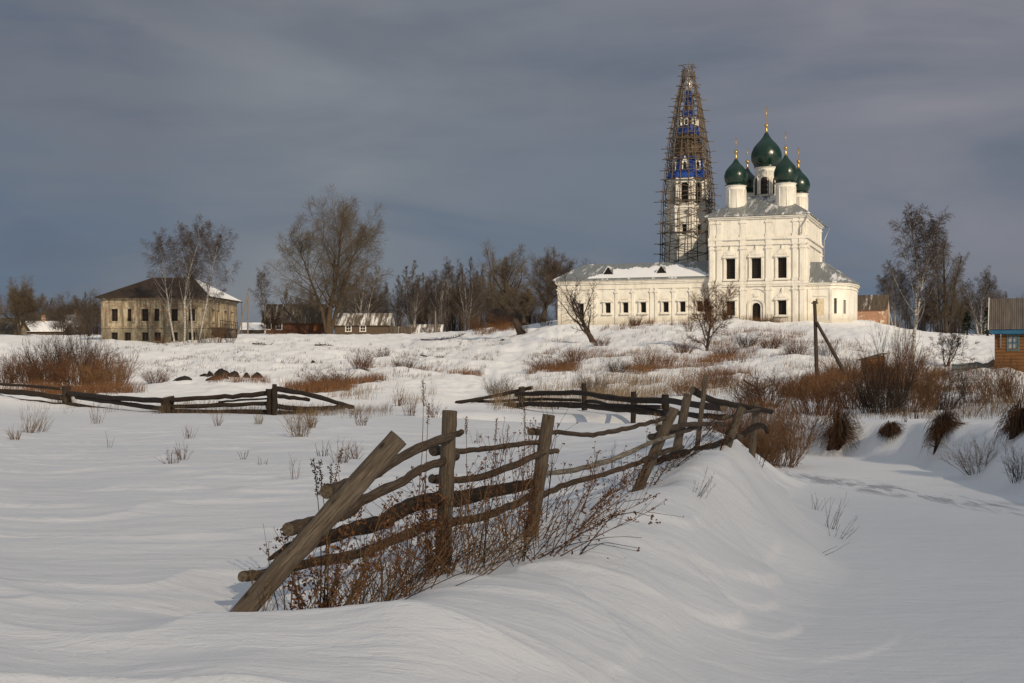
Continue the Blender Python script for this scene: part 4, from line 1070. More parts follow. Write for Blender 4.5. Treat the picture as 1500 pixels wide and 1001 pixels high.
# refectory wing
WL, WV, WDp, WH = 21.8, .9, 11.0, 6.05
wo = (-WL, WV)
def wu(px):     # photo column on the wing front -> distance from its left end
    k = (px - 750) / F
    u_ = (k * (CY0 + WV * .943) - (CX0 + WV * .334)) / (.943 + k * .334)
    return u_ + WL
wins = [(wu(p), .78, 1.45, 2.85) for p in (890.5, 916.4, 942.4, 975.4, 1000, 1025)] + [(wu(851.5), .75, .75, 2.8)]
B = MB().use(M['plaster'])
wall(B, wo, fu, WL, -2.5, WH, wins, .45)
wall(B, (-WL, WV + WDp), (0, -1), WDp, -2.5, WH); wall(B, (0, WV + WDp), (-1, 0), WL, -2.5, WH)
for z0, z1, th in ((4.75, 4.9, .14), (5.45, 5.65, .16), (5.65, 5.85, .26), (5.85, WH + .01, .36)):
    strip(B, wo, fu, -th, WL - .02, z0, z1, th)
    strip(B, (-WL, WV + WDp), (0, -1), 0, WDp - .01, z0, z1, th - .01)
B.build('wing_wall', ch)
for op in wins:
    w_ = pane(ch, wo, fu, op, .45, bars=(1, 3)); surround(w_, wo, fu, op, 'plaster', 'seg', .24)
for p in (819, 825, 866, 872, 903.5, 927.5, 954.5, 961.5, 987, 1012):
    pilaster(ch, wo, fu, max(.3, wu(p)), .42, -.6, 4.75, th=.14)
B = MB().use(M['wingroof'])
e = [(-WL - .6, WV - .6, WH + .15), (-.0, WV - .6, WH + .15), (-.0, WV + WDp + .6, WH + .15), (-WL - .6, WV + WDp + .6, WH + .15)]
B.add(e + [(-WL + 2.4, WV + WDp / 2, 8.75), (-.0, WV + WDp / 2, 8.75)] + [(a, b, c - .14) for a, b, c in e],
      ((0, 1, 5, 4), (2, 3, 4, 5), (3, 0, 4), (1, 2, 5), (0, 6, 7, 1), (2, 8, 9, 3), (3, 9, 6, 0), (9, 8, 7, 6)))
wr = B.build('wing_roof', ch)
B = MB().use(M['snow']); vs = []; fs = []      # the snow left lying on the lower half of the slope
rg = random.Random(8)
nx_ = 120; kx = [(-17.2, .05), (-16, .34), (-14, .60), (-9, .70), (-5.5, .82), (-3.2, .62), (-1.2, .34), (-.05, .12)]
def tops(x):
    for (a, b), (c, d) in zip(kx, kx[1:]):
        if x <= c: return b + (d - b) * (x - a) / (c - a)
    return kx[-1][1]
for i in range(nx_):
    x = -17.2 + 17.15 * i / (nx_ - 1); t = max(.04, tops(x) + (rg.random() - .5) * .10 + .05 * math.sin(x * 2.1))
    for j in range(7):
        s = t * j / 6; hgt_ = .02 + .07 * math.sin(math.pi * min(1, j / 6 + .05)) if j < 6 else .0
        if j == 0: hgt_ = .05
        vs.append((x, WV - .6 + s * 6.1, WH + .15 + s * 2.6 + hgt_ + .012))
for i in range(nx_ - 1):
    for j in range(6): fs.append((i * 7 + j, (i + 1) * 7 + j, (i + 1) * 7 + j + 1, i * 7 + j + 1))
B.add(vs, fs, None, True); B.build('roof_snow', wr)
for p in (888.7, 966.7):
    s = wu(p) - WL
    B = MB().use(M['metalroof'])
    z0 = WH + .15 + 1.3 * .425; y0 = WV - .6 + 1.3
    B.add([(s - .85, y0, z0), (s + .85, y0, z0), (s, y0 - .1, z0 + 1.15), (s - .85, y0 + .3, z0), (s + .85, y0 + .3, z0), (s, y0 + 2.9, z0 + 1.2)], ((0, 2, 5, 3), (2, 1, 4, 5)))
    B.use(M['snow']).add([(s - .98, y0 + .0, z0 - .02), (s - .84, y0 - .02, z0 - .02), (s, y0 - .14, z0 + 1.16), (s, y0 - .1, z0 + 1.34), (s, y0 + 2.9, z0 + 1.26), (s - .9, y0 + .6, z0 + .1)], ((0, 1, 2, 3), (0, 3, 4, 5)))
    B.use(M['dark']).add([(s - .72, y0 + .12, z0 + .02), (s + .72, y0 + .12, z0 + .02), (s, y0 + .05, z0 + 1.03)], ((0, 1, 2),))
    B.build('dormer', wr)

# ------------------------------------------------------------------ bell tower
TX, TY = 26.5, 205.0
bt = empty('bell_tower', (TX, TY, 6.4), -PHI, 'white octagonal bell tower with a blue and brown tent spire inside scaffolding', 'bell tower')
def oct_pts(R): return [(R * math.cos(math.pi * (2 * k + 1) / 8 - math.pi / 2 - math.pi / 4 * 1), R * math.sin(math.pi * (2 * k + 1) / 8 - math.pi / 2 - math.pi / 4 * 1)) for k in range(8)]
def tier(R, z0, z1, op=None, name='wall', bars=None):
    B = MB().use(M['plaster']); q = oct_pts(R); panes = []
    for k in range(8):
        a, b = Vector((*q[k], 0)), Vector((*q[(k + 1) % 8], 0)); u_ = b - a; L_ = u_.length; u_.normalize()
        ops = [(L_ / 2, *op)] if op else []
        wall(B, a, u_, L_, z0, z1, ops, .6)
        B.tube([(a.x, a.y, z0), (a.x, a.y, z1)], .2, 6)
        for zz, th in ((z1 - .25, .28), (z1 - .55, .16), (z0 + .2, .14)):
            strip(B, a, u_, -.05, L_ + .05, zz - .14, zz + .14, th)
        if op: panes.append((a, u_, ops[0]))
    w_ = B.build(name, bt)
    for a, u_, o_ in panes: pane(bt, a, u_, o_, .6, bars=bars, name='arch_opening')
tier(3.35, -2, 9.0, None)
tier(3.3, 9.0, 17.8, (.7, 13.5, 15.0), bars=None)
tier(3.0, 17.8, 21.9, (1.15, 18.1, 21.3, True))
B = MB().use(M['blue']); q0 = math.pi / 8
B.lathe([(2.9, 21.85), (3.25, 21.95), (3.3, 22.3), (2.9, 22.95)], 8, (0, 0, 0), False, q0)
B.build('blue_cornice', bt)
tent = [('blue', 2.75, 22.95, 2.35, 25.2), ('sheath', 2.33, 25.2, 1.62, 28.6), ('blue', 1.75, 28.6, 1.45, 30.0), ('sheath', 1.35, 30.0, 1.1, 31.0), ('blue', 1.1, 31.0, .86, 32.3), ('sheath', .84, 32.3, .72, 33.0), ('blue', .74, 33.0, .42, 35.2)]
for mt, r0, z0, r1, z1 in tent:
    B = MB().use(M[mt]); B.lathe([(r0, z0), (r1, z1)], 8, (0, 0, 0), False, q0); B.build('tent_roof', bt)
for R0, zb, ww, hh in ((2.45, 23.1, .85, 2.1), (1.45, 29.9, .62, 1.35)):
    for k in range(8):
        az = math.pi / 4 * k - math.pi / 2 + 0
        n = Vector((math.cos(az), math.sin(az), 0)); u_ = Vector((-n.y, n.x, 0)); o_ = n * R0
        B = MB().use(M['plaster'])
        outline(B, o_, u_, 0, zb, [(-ww / 2, 0), (ww / 2, 0), (ww / 2, hh * .62), (ww * .3, hh * .75), (0, hh), (-ww * .3, hh * .75), (-ww / 2, hh * .62)], .15, .9)
        B.use(M['dark']); outline(B, o_, u_, 0, zb + .1, [(-ww * .27, 0), (ww * .27, 0), (ww * .27, hh * .42), (0, hh * .58), (-ww * .27, hh * .42)], .17, .0)
        B.build('dormer', bt)
B = MB().use(M['finial']); B.lathe([(.42, 35.2), (.5, 35.5), (.62, 35.9), (.6, 36.4), (.35, 36.9), (.12, 37.4), (.05, 38.0)], 20); cross_mesh(B, (0, 0, 37.9), .9)
B.build('cupola', bt)
# scaffold
sc = empty('scaffold', (TX, TY, 6.4), -PHI, 'tapering scaffold of rough poles wrapped round the bell tower', 'scaffolding')
rng = random.Random(5)
HWZ = [(-1, 3.75), (8, 3.6), (19.5, 3.3), (27.5, 2.5), (33.5, 1.6), (37.6, .80), (40, .7)]
def hw(z):
    for (a, b), (c, d) in zip(HWZ, HWZ[1:]):
        if z <= c: return b + (d - b) * (z - a) / (c - a)
    return HWZ[-1][1]
sides = [((-1, -1), (1, 0)), ((1, -1), (0, 1)), ((1, 1), (-1, 0)), ((-1, 1), (0, -1))]
def spt(s, t, z, off=0.0):
    (a, b), (c, d) = sides[s]; w = hw(z) + off
    return Vector((a * w + c * 2 * w * t, b * w + d * 2 * w * t, z))
for s in range(4):
    for t in (0, .2, .4, .6, .8):
        B = MB().use(M['scaf']); top = 37.4 + rng.uniform(.2, 1.2) if t in (0, .4, .6) else rng.uniform(32, 38)
        z = -2.0; pts = []
        while z < top:
            p = spt(s, t, z); pts.append(p + Vector((rng.gauss(0, .05), rng.gauss(0, .05), 0))); z += 2.4
        pts.append(spt(s, t, top))
        B.tube(pts, .072, 6); B.build('upright', sc)
lev = [1.0 + 1.58 * i for i in range(25)]
for i, z in enumerate(lev):
    for s in range(4):
        B = MB().use(M['scaf'])
        e0, e1 = rng.uniform(.05, .18), rng.uniform(.05, .18)
        zz = z + (.12 if s % 2 else 0)
        if z > 30: e0 += .25 * rng.random(); e1 += .25 * rng.random()
        a = spt(s, -e0, zz + rng.gauss(0, .12), .1); b = spt(s, 1 + e1, zz + rng.gauss(0, .12), .1)
        B.tube([a, a.lerp(b, .5) + Vector((0, 0, rng.gauss(0, .06))), b], .058, 6); B.build('ledger', sc)
BX = MB(); LX = MB().use(M['scaf'])
for z in lev[:-1]:
    for s in range(4):
        if rng.random() < .3: LX.tube([spt(s, -rng.uniform(0, .12), z + .8 + rng.gauss(0, .15), .08), spt(s, 1 + rng.uniform(0, .12), z + .8 + rng.gauss(0, .15), .08)], .055, 5)
LX.build('ledger', sc)['kind'] = 'stuff'
for i, z in enumerate(lev[:-1]):
    for s in range(4):
        flip = (i + s) % 2
        B = MB().use(M['scaf'])
        B.tube([spt(s, 0 if flip else 1, z, -.1), spt(s, 1 if flip else 0, z + 1.58, -.1)], .055, 5); B.build('brace', sc)
        BX.use(M['scaf']).tube([spt(s, .5 if flip else .5, z, -.2), spt(s, 0 if flip else 1, z + 1.58, -.2)], .045, 5)
        BX.tube([spt(s, .5, z + 1.58, -.25), spt(s, 1 if flip else 0, z, -.25)], .045, 5)
BX.build('brace', sc)['kind'] = 'stuff'
for i in (2, 5, 8, 11, 13, 15, 17, 19, 21):
    z = lev[i] + .2
    for s in (0, 1):
        a, b = spt(s, .02, z, -.35), spt(s, .98, z, -.35)
        B = MB().use(M['scaf']).beam(a, b, .55, .06); B.build('deck_plank', sc)
B = MB().use(M['scaf']).tube([(0.1, .1, 36), (.05, 0, 39.6)], [.07, .04], 6); B.build('top_pole', sc)

# ------------------------------------------------------------------ brick ruin by the apse
X0 = P(1255, 451, 202)
br = empty('brick_building', (X0.x, 202, 6.3), -PHI, 'small ruined brick building with a dark roof right of the apse', 'brick building')
B = MB().use(M['brick']); w, dd, h = 4.3, 6.0, 2.45
wall(B, (0, 0), (1, 0), w, -2, h); wall(B, (w, 0), (0, 1), dd, -2, h); wall(B, (w, dd), (-1, 0), w, -2, h); wall(B, (0, dd), (0, -1), dd, -2, h)
B.add([(w, 0, h), (w, dd, h), (w, dd / 2, h + 2.2)], ((0, 1, 2),)); B.build('wall', br)
B = MB().use(M['shingle']); B.add([(-.3, -.35, h - .1), (w + .15, -.35, h - .1), (w + .15, dd / 2, h + 2.25), (-.3, dd / 2, h + 2.25), (w + .15, dd + .35, h - .1), (-.3, dd + .35, h - .1)], ((0, 1, 2, 3), (3, 2, 4, 5)))
B.build('roof', br)
B = MB().use(M['oldplaster']); strip(B, (w, 0), (0, 1), .02, dd * .5, -1, h - .1, .04); B.build('plaster_patch', br)

# ------------------------------------------------------------------ derelict house
hx = empty('derelict_house', (-42.9, 192, 3.75), math.radians(-5.7), 'derelict two storey house with stained cream walls and a rusty hipped roof', 'house')
HL, HD, HE = 15.4, 14.0, 6.35
o1, u1 = (-HL, 0), (1, 0); o2, u2 = (0, 0), (0, 1)
def hu(px): return HL + (px - 303) / 10.4
up = [(hu(p), .95, 2.95, 4.65) for p in (163, 183.5, 209.5, 228.5, 254, 280)]
lo = [(hu(p), .95, .15, 1.35) for p in (163, 183, 209.5, 228.5, 254, 280)]
rt_up = [(2.6, 1.0, 2.95, 4.6), (8.3, 1.0, 2.95, 4.6), (11.6, 1.0, 2.95, 4.6)]
dr = (5.2, 1.1, 2.15, 4.6)
rt_lo = [(2.6, 1, .2, 1.4), (8.3, 1, .2, 1.4)]
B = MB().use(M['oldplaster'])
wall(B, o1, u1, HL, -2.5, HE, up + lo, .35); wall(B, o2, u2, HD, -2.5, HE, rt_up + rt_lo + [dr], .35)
wall(B, (0, HD), (-1, 0), HL, -2.5, HE); wall(B, (-HL, HD), (0, -1), HD, -2.5, HE)
for o, u, L_ in ((o1, u1, HL), (o2, u2, HD)):
    strip(B, o, u, 0, L_ + (.2 if o == o1 else 0), 1.95, 2.15, .12); strip(B, o, u, 0, L_ + (.2 if o == o1 else 0), HE - .35, HE - .12, .22); strip(B, o, u, 0, L_ + (.1 if o == o1 else 0), HE - .8, HE - .7, .08)
for s in (.3, 3.6, 8.8, HL - .3): strip(B, o1, u1, s - .28, s + .28, 2.15, HE - .8, .1)
for s in (.35, 6.9, HD - .35): strip(B, o2, u2, s - .28, s + .28, 2.15, HE - .8, .1)
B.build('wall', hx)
for o, u, L_ in ((o1, u1, up), (o2, u2, rt_up)):
    for op in L_:
        w_ = pane(hx, o, u, op, .35, bars=(1, 2), bw=.07)
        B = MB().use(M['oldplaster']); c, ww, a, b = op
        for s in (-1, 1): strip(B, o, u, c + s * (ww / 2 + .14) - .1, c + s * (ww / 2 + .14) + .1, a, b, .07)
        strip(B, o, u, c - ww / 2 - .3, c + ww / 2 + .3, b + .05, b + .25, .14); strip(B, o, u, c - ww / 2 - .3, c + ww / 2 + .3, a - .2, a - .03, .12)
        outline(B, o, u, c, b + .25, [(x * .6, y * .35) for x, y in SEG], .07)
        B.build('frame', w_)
for o, u, L_ in ((o1, u1, lo), (o2, u2, rt_lo)):
    for op in L_: pane(hx, o, u, op, .35, bars=(1, 0))
pane(hx, o2, u2, dr, .3, pm='reddoor', bars=None, name='door')
B = MB().use(M['grille']); n_ = Vector((1, 0, 0))
B.box((.75, 5.6, 2.0), (1.5, 8.4, .14))
for yy in [1.5 + k * 1.03 for k in range(9)]: B.box((1.45, yy, 2.55), (.06, .06, 1.0))
B.box((1.45, 5.6, 3.05), (.08, 8.4, .08)); B.box((1.45, 5.6, 2.6), (.05, 8.4, .05))
for yy in (1.6, 5.6, 9.6): B.box((1.3, yy, 0.2), (.14, .14, 3.5))
B.build('balcony', hx)
B = MB().use(M['brownroof'])
e = [(-HL - .7, -.7, HE + .02), (.7, -.7, HE + .02), (.7, HD + .7, HE + .02), (-HL - .7, HD + .7, HE + .02)]
r_ = [(-HL + 4.9, HD / 2, HE + 3.2), (-4.4, HD / 2, HE + 3.2)]
B.add(e + r_ + [(a, b, c - .16) for a, b, c in e], ((0, 1, 5, 4), (2, 3, 4, 5), (3, 0, 4), (0, 6, 7, 1), (1, 7, 8, 2), (2, 8, 9, 3), (3, 9, 6, 0), (9, 8, 7, 6)))
B.use(M['snowshingle'] if False else M['snow']).add([e[1], e[2], r_[1]], ((0, 1, 2),))
B.build('roof', hx)

# ------------------------------------------------------------------ log houses on the left
def gable_house(name, px, base, Y, rz, w, d, h, rise, wm, rm, label, win=(), gable=None, over=.5, cat='house', wm2='whitepaint', chim=None, door_=None):
    q = P(px, base, Y)
    o = empty(name, q, rz, label, cat)
    B = MB().use(M[wm])
    ops = list(win) + ([door_] if door_ else [])
    wall(B, (0, 0), (1, 0), w, -2.5, h, ops, .15); wall(B, (w, 0), (0, 1), d, -2.5, h); wall(B, (w, d), (-1, 0), w, -2.5, h); wall(B, (0, d), (0, -1), d, -2.5, h)
    B.use(M[gable or wm])
    B.add([(w, 0, h), (w, d, h), (w, d / 2, h + rise)], ((0, 1, 2),)); B.add([(0, d, h), (0, 0, h), (0, d / 2, h + rise)], ((0, 1, 2),))
    B.build('wall', o)
    for op in win:
        w_ = pane(o, (0, 0), (1, 0), op, .15, bars=(1, 1), bm='whitepaint', bw=.07)
        B = MB().use(M[wm2]); c, ww, a, b = op
        for s in (-1, 1): strip(B, (0, 0), (1, 0), c + s * (ww / 2 + .1) - .09, c + s * (ww / 2 + .1) + .09, a - .05, b + .05, .06)
        strip(B, (0, 0), (1, 0), c - ww / 2 - .25, c + ww / 2 + .25, b + .05, b + .28, .08); strip(B, (0, 0), (1, 0), c - ww / 2 - .22, c + ww / 2 + .22, a - .2, a - .05, .08)
        B.build('frame', w_)
    if door_: pane(o, (0, 0), (1, 0), door_, .12, pm='reddoor', bars=None, name='door')
    B = MB().use(M[rm]); k = rise / (d / 2); z = h - over * k; t = .12
    top = [(-over, -over, z), (w + over, -over, z), (w + over, d / 2, h + rise + .04), (-over, d / 2, h + rise + .04), (w + over, d + over, z), (-over, d + over, z)]
    lo_ = [(a, b, c - t) for a, b, c in top]
    B.add(top + lo_, ((0, 1, 2, 3), (3, 2, 4, 5), (7, 6, 9, 8), (8, 9, 11, 10), (0, 6, 7, 1), (1, 7, 8, 2), (2, 8, 10, 4), (4, 10, 11, 5), (5, 11, 9, 3), (3, 9, 6, 0)))
    rf_ = B.build('roof', o)
    if chim:
        B = MB().use(M['brick']).box((chim[0], chim[1], h + rise + .2), (.6, .6, 1.6)); B.box((chim[0], chim[1], h + rise + 1.05), (.75, .75, .15)); B.build('chimney', rf_)
    return o
gable_house('log_house', 387, 488, 250, 0, 10.6, 7.0, 2.3, 3.1, 'logs', 'shingle', 'red brown log house with a snow streaked plank roof behind the tallest tree', win=[(.75, .9, .75, 1.8), (2.7, .9, .75, 1.8)], door_=(9.6, .9, -.1, 1.7))
gable_house('log_house', 491, 488, 246, math.radians(-2), 9.6, 6.0, 1.75, 1.9, 'greylogs', 'snowshingle', 'low log house with a green gable and pale plank roof', win=[(2.4, .8, .4, 1.2), (5.0, .8, .4, 1.2)], gable='greenpaint', over=.45)
gable_house('wooden_shed', 606, 491, 240, 0, 4.6, 4.2, .7, 1.2, 'greylogs', 'snowshingle', 'small plank shed under the thicket, right of the green gabled house', cat='shed')
gable_house('wooden_shed', 576, 492, 236, .1, 2.6, 3.0, .7, .9, 'greylogs', 'shingle', 'little dark shed between the green gabled house and the thicket', cat='shed')
gable_house('snowy_roofed_house', 352, 489, 275, .1, 4.6, 6, 1.0, 1.3, 'greylogs', 'snow', 'low house with a snow covered roof right of the derelict house', over=.3)
gable_house('snowy_roofed_house', 30, 492, 245, -.05, 7.6, 6, 1.1, 1.6, 'greylogs', 'snow', 'low house with a snow covered roof near the left edge', chim=(3, 3))
gable_house('snowy_roofed_house', 72, 488, 262, -.05, 5.6, 6, 1.6, 2.0, 'logs', 'snow', 'farther snow roofed house with a brick chimney by the low thicket', chim=(4.2, 3))
gable_house('yellow_house', -30, 496, 235, -.1, 5.6, 6, 1.8, 1.8, 'oldplaster', 'shingle', 'yellowish house cut off by the left edge of the picture')
gable_house('brown_roofed_house', 714, 482, 236, -.1, 6.6, 6, 1.6, 1.9, 'orangelogs', 'brownroof', 'low brown roofed house behind the leaning willow')

# plank house at the right edge
rh = empty('plank_house', P(1457, 541, 83), math.radians(-20), 'orange brown plank house with a grey roof and blue eaves at the right edge', 'house')
w, d, h, rise = 7.0, 6.5, 2.35, 1.75
wop = [(1.05, .5, 1.25, 1.98)]
B = MB().use(M['orangelogs'])
wall(B, (0, 0), (1, 0), w, -2.0, h, wop, .12); wall(B, (w, 0), (0, 1), d, -2, h); wall(B, (w, d), (-1, 0), w, -2, h); wall(B, (0, d), (0, -1), d, -2, h)
B.add([(w, 0, h), (w, d, h), (w, d / 2, h + rise)], ((0, 1, 2),)); B.add([(0, d, h), (0, 0, h), (0, d / 2, h + rise)], ((0, 1, 2),))
B.build('wall', rh)
w_ = pane(rh, (0, 0), (1, 0), wop[0], .12, pm='tin', bars=(1, 1), bm='bluepaint', bw=.04)
B = MB().use(M['teal']); c, ww, a, b = wop[0]
for s in (-1, 1): strip(B, (0, 0), (1, 0), c + s * (ww / 2 + .06) - .05, c + s * (ww / 2 + .06) + .05, a - .06, b + .06, .04)
strip(B, (0, 0), (1, 0), c - ww / 2 - .13, c + ww / 2 + .13, b + .06, b + .15, .05); strip(B, (0, 0), (1, 0), c - ww / 2 - .13, c + ww / 2 + .13, a - .14, a - .06, .05)
B.build('frame', w_)
B = MB().use(M['slate'])
ov = .4; k = rise / (d / 2); z = h - ov * k + .35
top = [(-.32, -ov, z), (w + .3, -ov, z), (w + .3, d / 2, h + rise + .35), (-.32, d / 2, h + rise + .35), (w + .3, d + ov, z), (-.32, d + ov, z)]; lo_ = [(a, b, c - .08) for a, b, c in top]
B.add(top + lo_, ((0, 1, 2, 3), (3, 2, 4, 5), (7, 6, 9, 8), (8, 9, 11, 10), (0, 6, 7, 1), (1, 7, 8, 2), (2, 8, 10, 4), (4, 10, 11, 5), (5, 11, 9, 3), (3, 9, 6, 0)))
rf_ = B.build('roof', rh)
B = MB().use(M['bluepaint']); B.box((w / 2, -.3, h - .04), (w + .5, .05, .34)); B.box((w / 2, -.16, h - .21), (w + .4, .3, .04)); B.build('eaves_board', rh)
B = MB().use(M['whitepaint']); B.beam((-.36, -ov - .03, z - .03), (-.36, d / 2, h + rise + .33), .05, .18); B.beam((-.36, d + ov, z - .03), (-.36, d / 2, h + rise + .33), .05, .18); B.build('barge_board', rh)
B = MB().use(M['tin']); B.tube([(.35, -.33, h - .25), (.35, -.14, h - .4), (.35, -.1, 1.3)], .035, 6); B.build('drainpipe', rh)

# hutch, teal fence
q = P(1270, 545, 82)
hu_ = empty('wooden_hutch', q, .15, 'small orange brown wooden hutch with a slanted lid among the bushes', 'hutch')
B = MB().use(M['orangelogs']); w, d = 1.1, .9
B.add([(0, 0, -.5), (w, 0, -.5), (w, d, -.5), (0, d, -.5), (0, 0, .72), (w, 0, 1.02), (w, d, 1.02), (0, d, .72)], ((0, 1, 5, 4), (1, 2, 6, 5), (2, 3, 7, 6), (3, 0, 4, 7)))
for x_ in (.0, .55, 1.1): B.box((x_, -.02, .2), (.07, .05, 1.3 if x_ < 1 else 1.5))
B.build('box', hu_)
B = MB().use(M['shingle']); B.beam((-.15, d / 2, .72), (w + .15, d / 2, 1.10), d + .2, .06); B.build('lid', hu_)
tf = empty('picket_fence', G(1395, 96), 0, 'low faded teal picket fence left of the plank house', 'fence')
g0 = tf.location.copy(); n_ = 34; rng = random.Random(9)
ends = [G(1395 + 62 * k / n_, 96 - 8 * k / n_) - g0 for k in range(n_ + 1)]
B = MB().use(M['teal'])
for p in ends: B.box(p + Vector((0, 0, .2)), (.07, .025, .62 + rng.uniform(-.05, .05)))
B.build('pickets', tf)
B = MB().use(M['teal'])
for zz in (.12, .38): B.tube([p + Vector((0, .04, zz)) for p in ends], .03, 4)
B.build('rail', tf)

# ------------------------------------------------------------------ poles
def stick(B, a, b, r0, r1, n=9, seg=6, wob=.0, rng=random.Random(1)):
    a = Vector(a); b = Vector(b)
    pts = [a.lerp(b, i / seg) + Vector((rng.gauss(0, wob), rng.gauss(0, wob), 0)) for i in range(seg + 1)]
    B.tube(pts, [r0 + (r1 - r0) * i / seg for i in range(seg + 1)], n)
def pole(px, top, base, Y, r, label, mat='pole', strut=None, cap=False, name='utility_pole', lean=0):
    o = empty(name, P(px, base, Y), 0, label, 'pole'); H = (base - top) / F * Y; pt = px
    B = MB().use(M[mat]); stick(B, (0, 0, -1), (lean, 0, H), r, r * .8, wob=.01); B.build('post', o)
    if strut:
        spx, sb, st_ = strut
        e = P(spx, sb, Y - .6) - o.location; t = P(px, st_, Y) - o.location + Vector((lean * (base - st_) / (base - top), 0, 0))
        B = MB().use(M[mat]); stick(B, e + (e - t).normalized() * .8, t + Vector((r * .2, -r * .9, 0)), r * .9, r * .75, wob=.01); B.build('strut', o)
    if cap:
        B = MB().use(M['grille']); B.box((lean, -.02, H - .12), (.34, .08, .08)); B.box((lean + .12, -.02, H + .02), (.06, .06, .2)); B.build('bracket', o)
    return o
pole(1198, 441, 557, 75, .12, 'dark pole on the slope propped by a slanting strut, before the apse', strut=(1240, 552, 472), cap=True, lean=-.18)
pole(28, 432, 496, 226, .13, 'grey pole standing alone at the far left', 'greypole')
pole(363, 424, 490, 240, .16, 'pole with a slanting strut right of the derelict house', 'greypole', strut=(348, 492, 432), cap=True)
pole(638, 456, 492, 236, .13, 'short pale pole before the thicket, right of the small shed', 'greypole')
pole(354, 440, 490, 260, .1, 'thin lamp pole just right of the derelict house roof', 'greypole')
# ------------------------------------------------------------------ near fence
nf = empty('rail_fence', G(650, 12.7), 0, 'old weathered rail fence in the foreground with a thick post leaning far over', 'fence')
NF = nf.location.copy()
rng = random.Random(12)
def log(name, parent, pts, rad, mat, n=14, rough=.10, wob=.0, sub=5, endmat='cut', org=None, ends=True, seed=0):
    org = org if org is not None else parent.location
    rg = random.Random(seed + 1)
    pts = [Vector(p) - org for p in pts]
    if not hasattr(rad, '__len__'): rad = [rad] * len(pts)
    fine = []; fr = []
    m = len(pts)
    for i in range(m - 1):          # Catmull-Rom through the read-off points
        p0, p1, p2, p3 = pts[max(i - 1, 0)], pts[i], pts[i + 1], pts[min(i + 2, m - 1)]
        for k in range(sub):
            t = k / sub
            q = .5 * ((2 * p1) + (p2 - p0) * t + (2 * p0 - 5 * p1 + 4 * p2 - p3) * t * t + (3 * p1 - p0 - 3 * p2 + p3) * t ** 3)
            fine.append(q); fr.append(rad[i] + (rad[i + 1] - rad[i]) * t)
    fine.append(pts[-1]); fr.append(rad[-1])
    for i in range(1, len(fine) - 1):
        fine[i] += Vector((rg.gauss(0, wob), rg.gauss(0, wob), rg.gauss(0, wob)))
        fr[i] *= 1 + rg.gauss(0, rough * .6)
    ph = [rg.uniform(0, 6.28) for _ in range(4)]
    jit = lambda an, L, i, k: 1 + rough * (.45 * math.sin(2 * an + ph[0] + L * 1.5) + .35 * math.sin(3 * an + ph[1] - L * 2.3) + .25 * math.sin(5 * an + ph[2] + L * 6))
    B = MB().use(M[mat]); B.tube(fine, fr, n, True, False, jit)
    b = 0; cnt = len(fine) * n
    if ends:
        B.use(M[endmat])
        for base in (0, (len(fine) - 1) * n):
            ring = [B.v[base + k] for k in range(n)]
            c = Vector((sum(p[0] for p in ring) / n, sum(p[1] for p in ring) / n, sum(p[2] for p in ring) / n))
            tc = [B.tc[base + k] for k in range(n)] + [(0, 0, B.tc[base][2])]
            fs = [(k, (k + 1) % n, n) for k in range(n)]
            if base == 0: fs = [f[::-1] for f in fs]
            B.add(ring + [c], fs, tc)
    return B.build(name, parent)
def PP(lst, Y0, Y1):
    x0, x1 = lst[0][0], lst[-1][0]
    out = []
    for x, y in lst:
        t = (x - x0) / (x1 - x0); iy = (1 - t) / Y0 + t / Y1
        out.append(P(x, y, 1 / iy))
    return out
def npost(top, bot, Y, d, seed, ext=.5, tilt=0.0, **kw):
    a = P(*top, Y - tilt); b = P(*bot, Y); e = b + (b - a).normalized() * ext
    return log('post', nf, [e, b, a.lerp(b, .66), a.lerp(b, .33), a], [d / 2 * 1.04, d / 2 * 1.03, d / 2 * 1.02, d / 2, d / 2 * .97], 'post', 22, .045, .002, 5, seed=seed, **kw)
o = npost((584, 641), (359, 893), 10.0, .155, 1); o['label'] = 'thick post leaning far over to the right'
npost((659, 602), (650, 790), 12.7, .145, 2); npost((804, 608), (779, 776), 14.7, .142, 3)
o = npost((988, 598), (935, 716), 18.0, .13, 4); npost((1008, 577), (987, 678), 20.2, .13, 5)
npost((1087, 596), (1064, 656), 22.3, .14, 7); npost((1108, 590), (1103, 650), 24.8, .13, 8)
o = npost((1034, 550), (1020, 665), 21.0, .075, 6); o['label'] = 'thin grey stake'
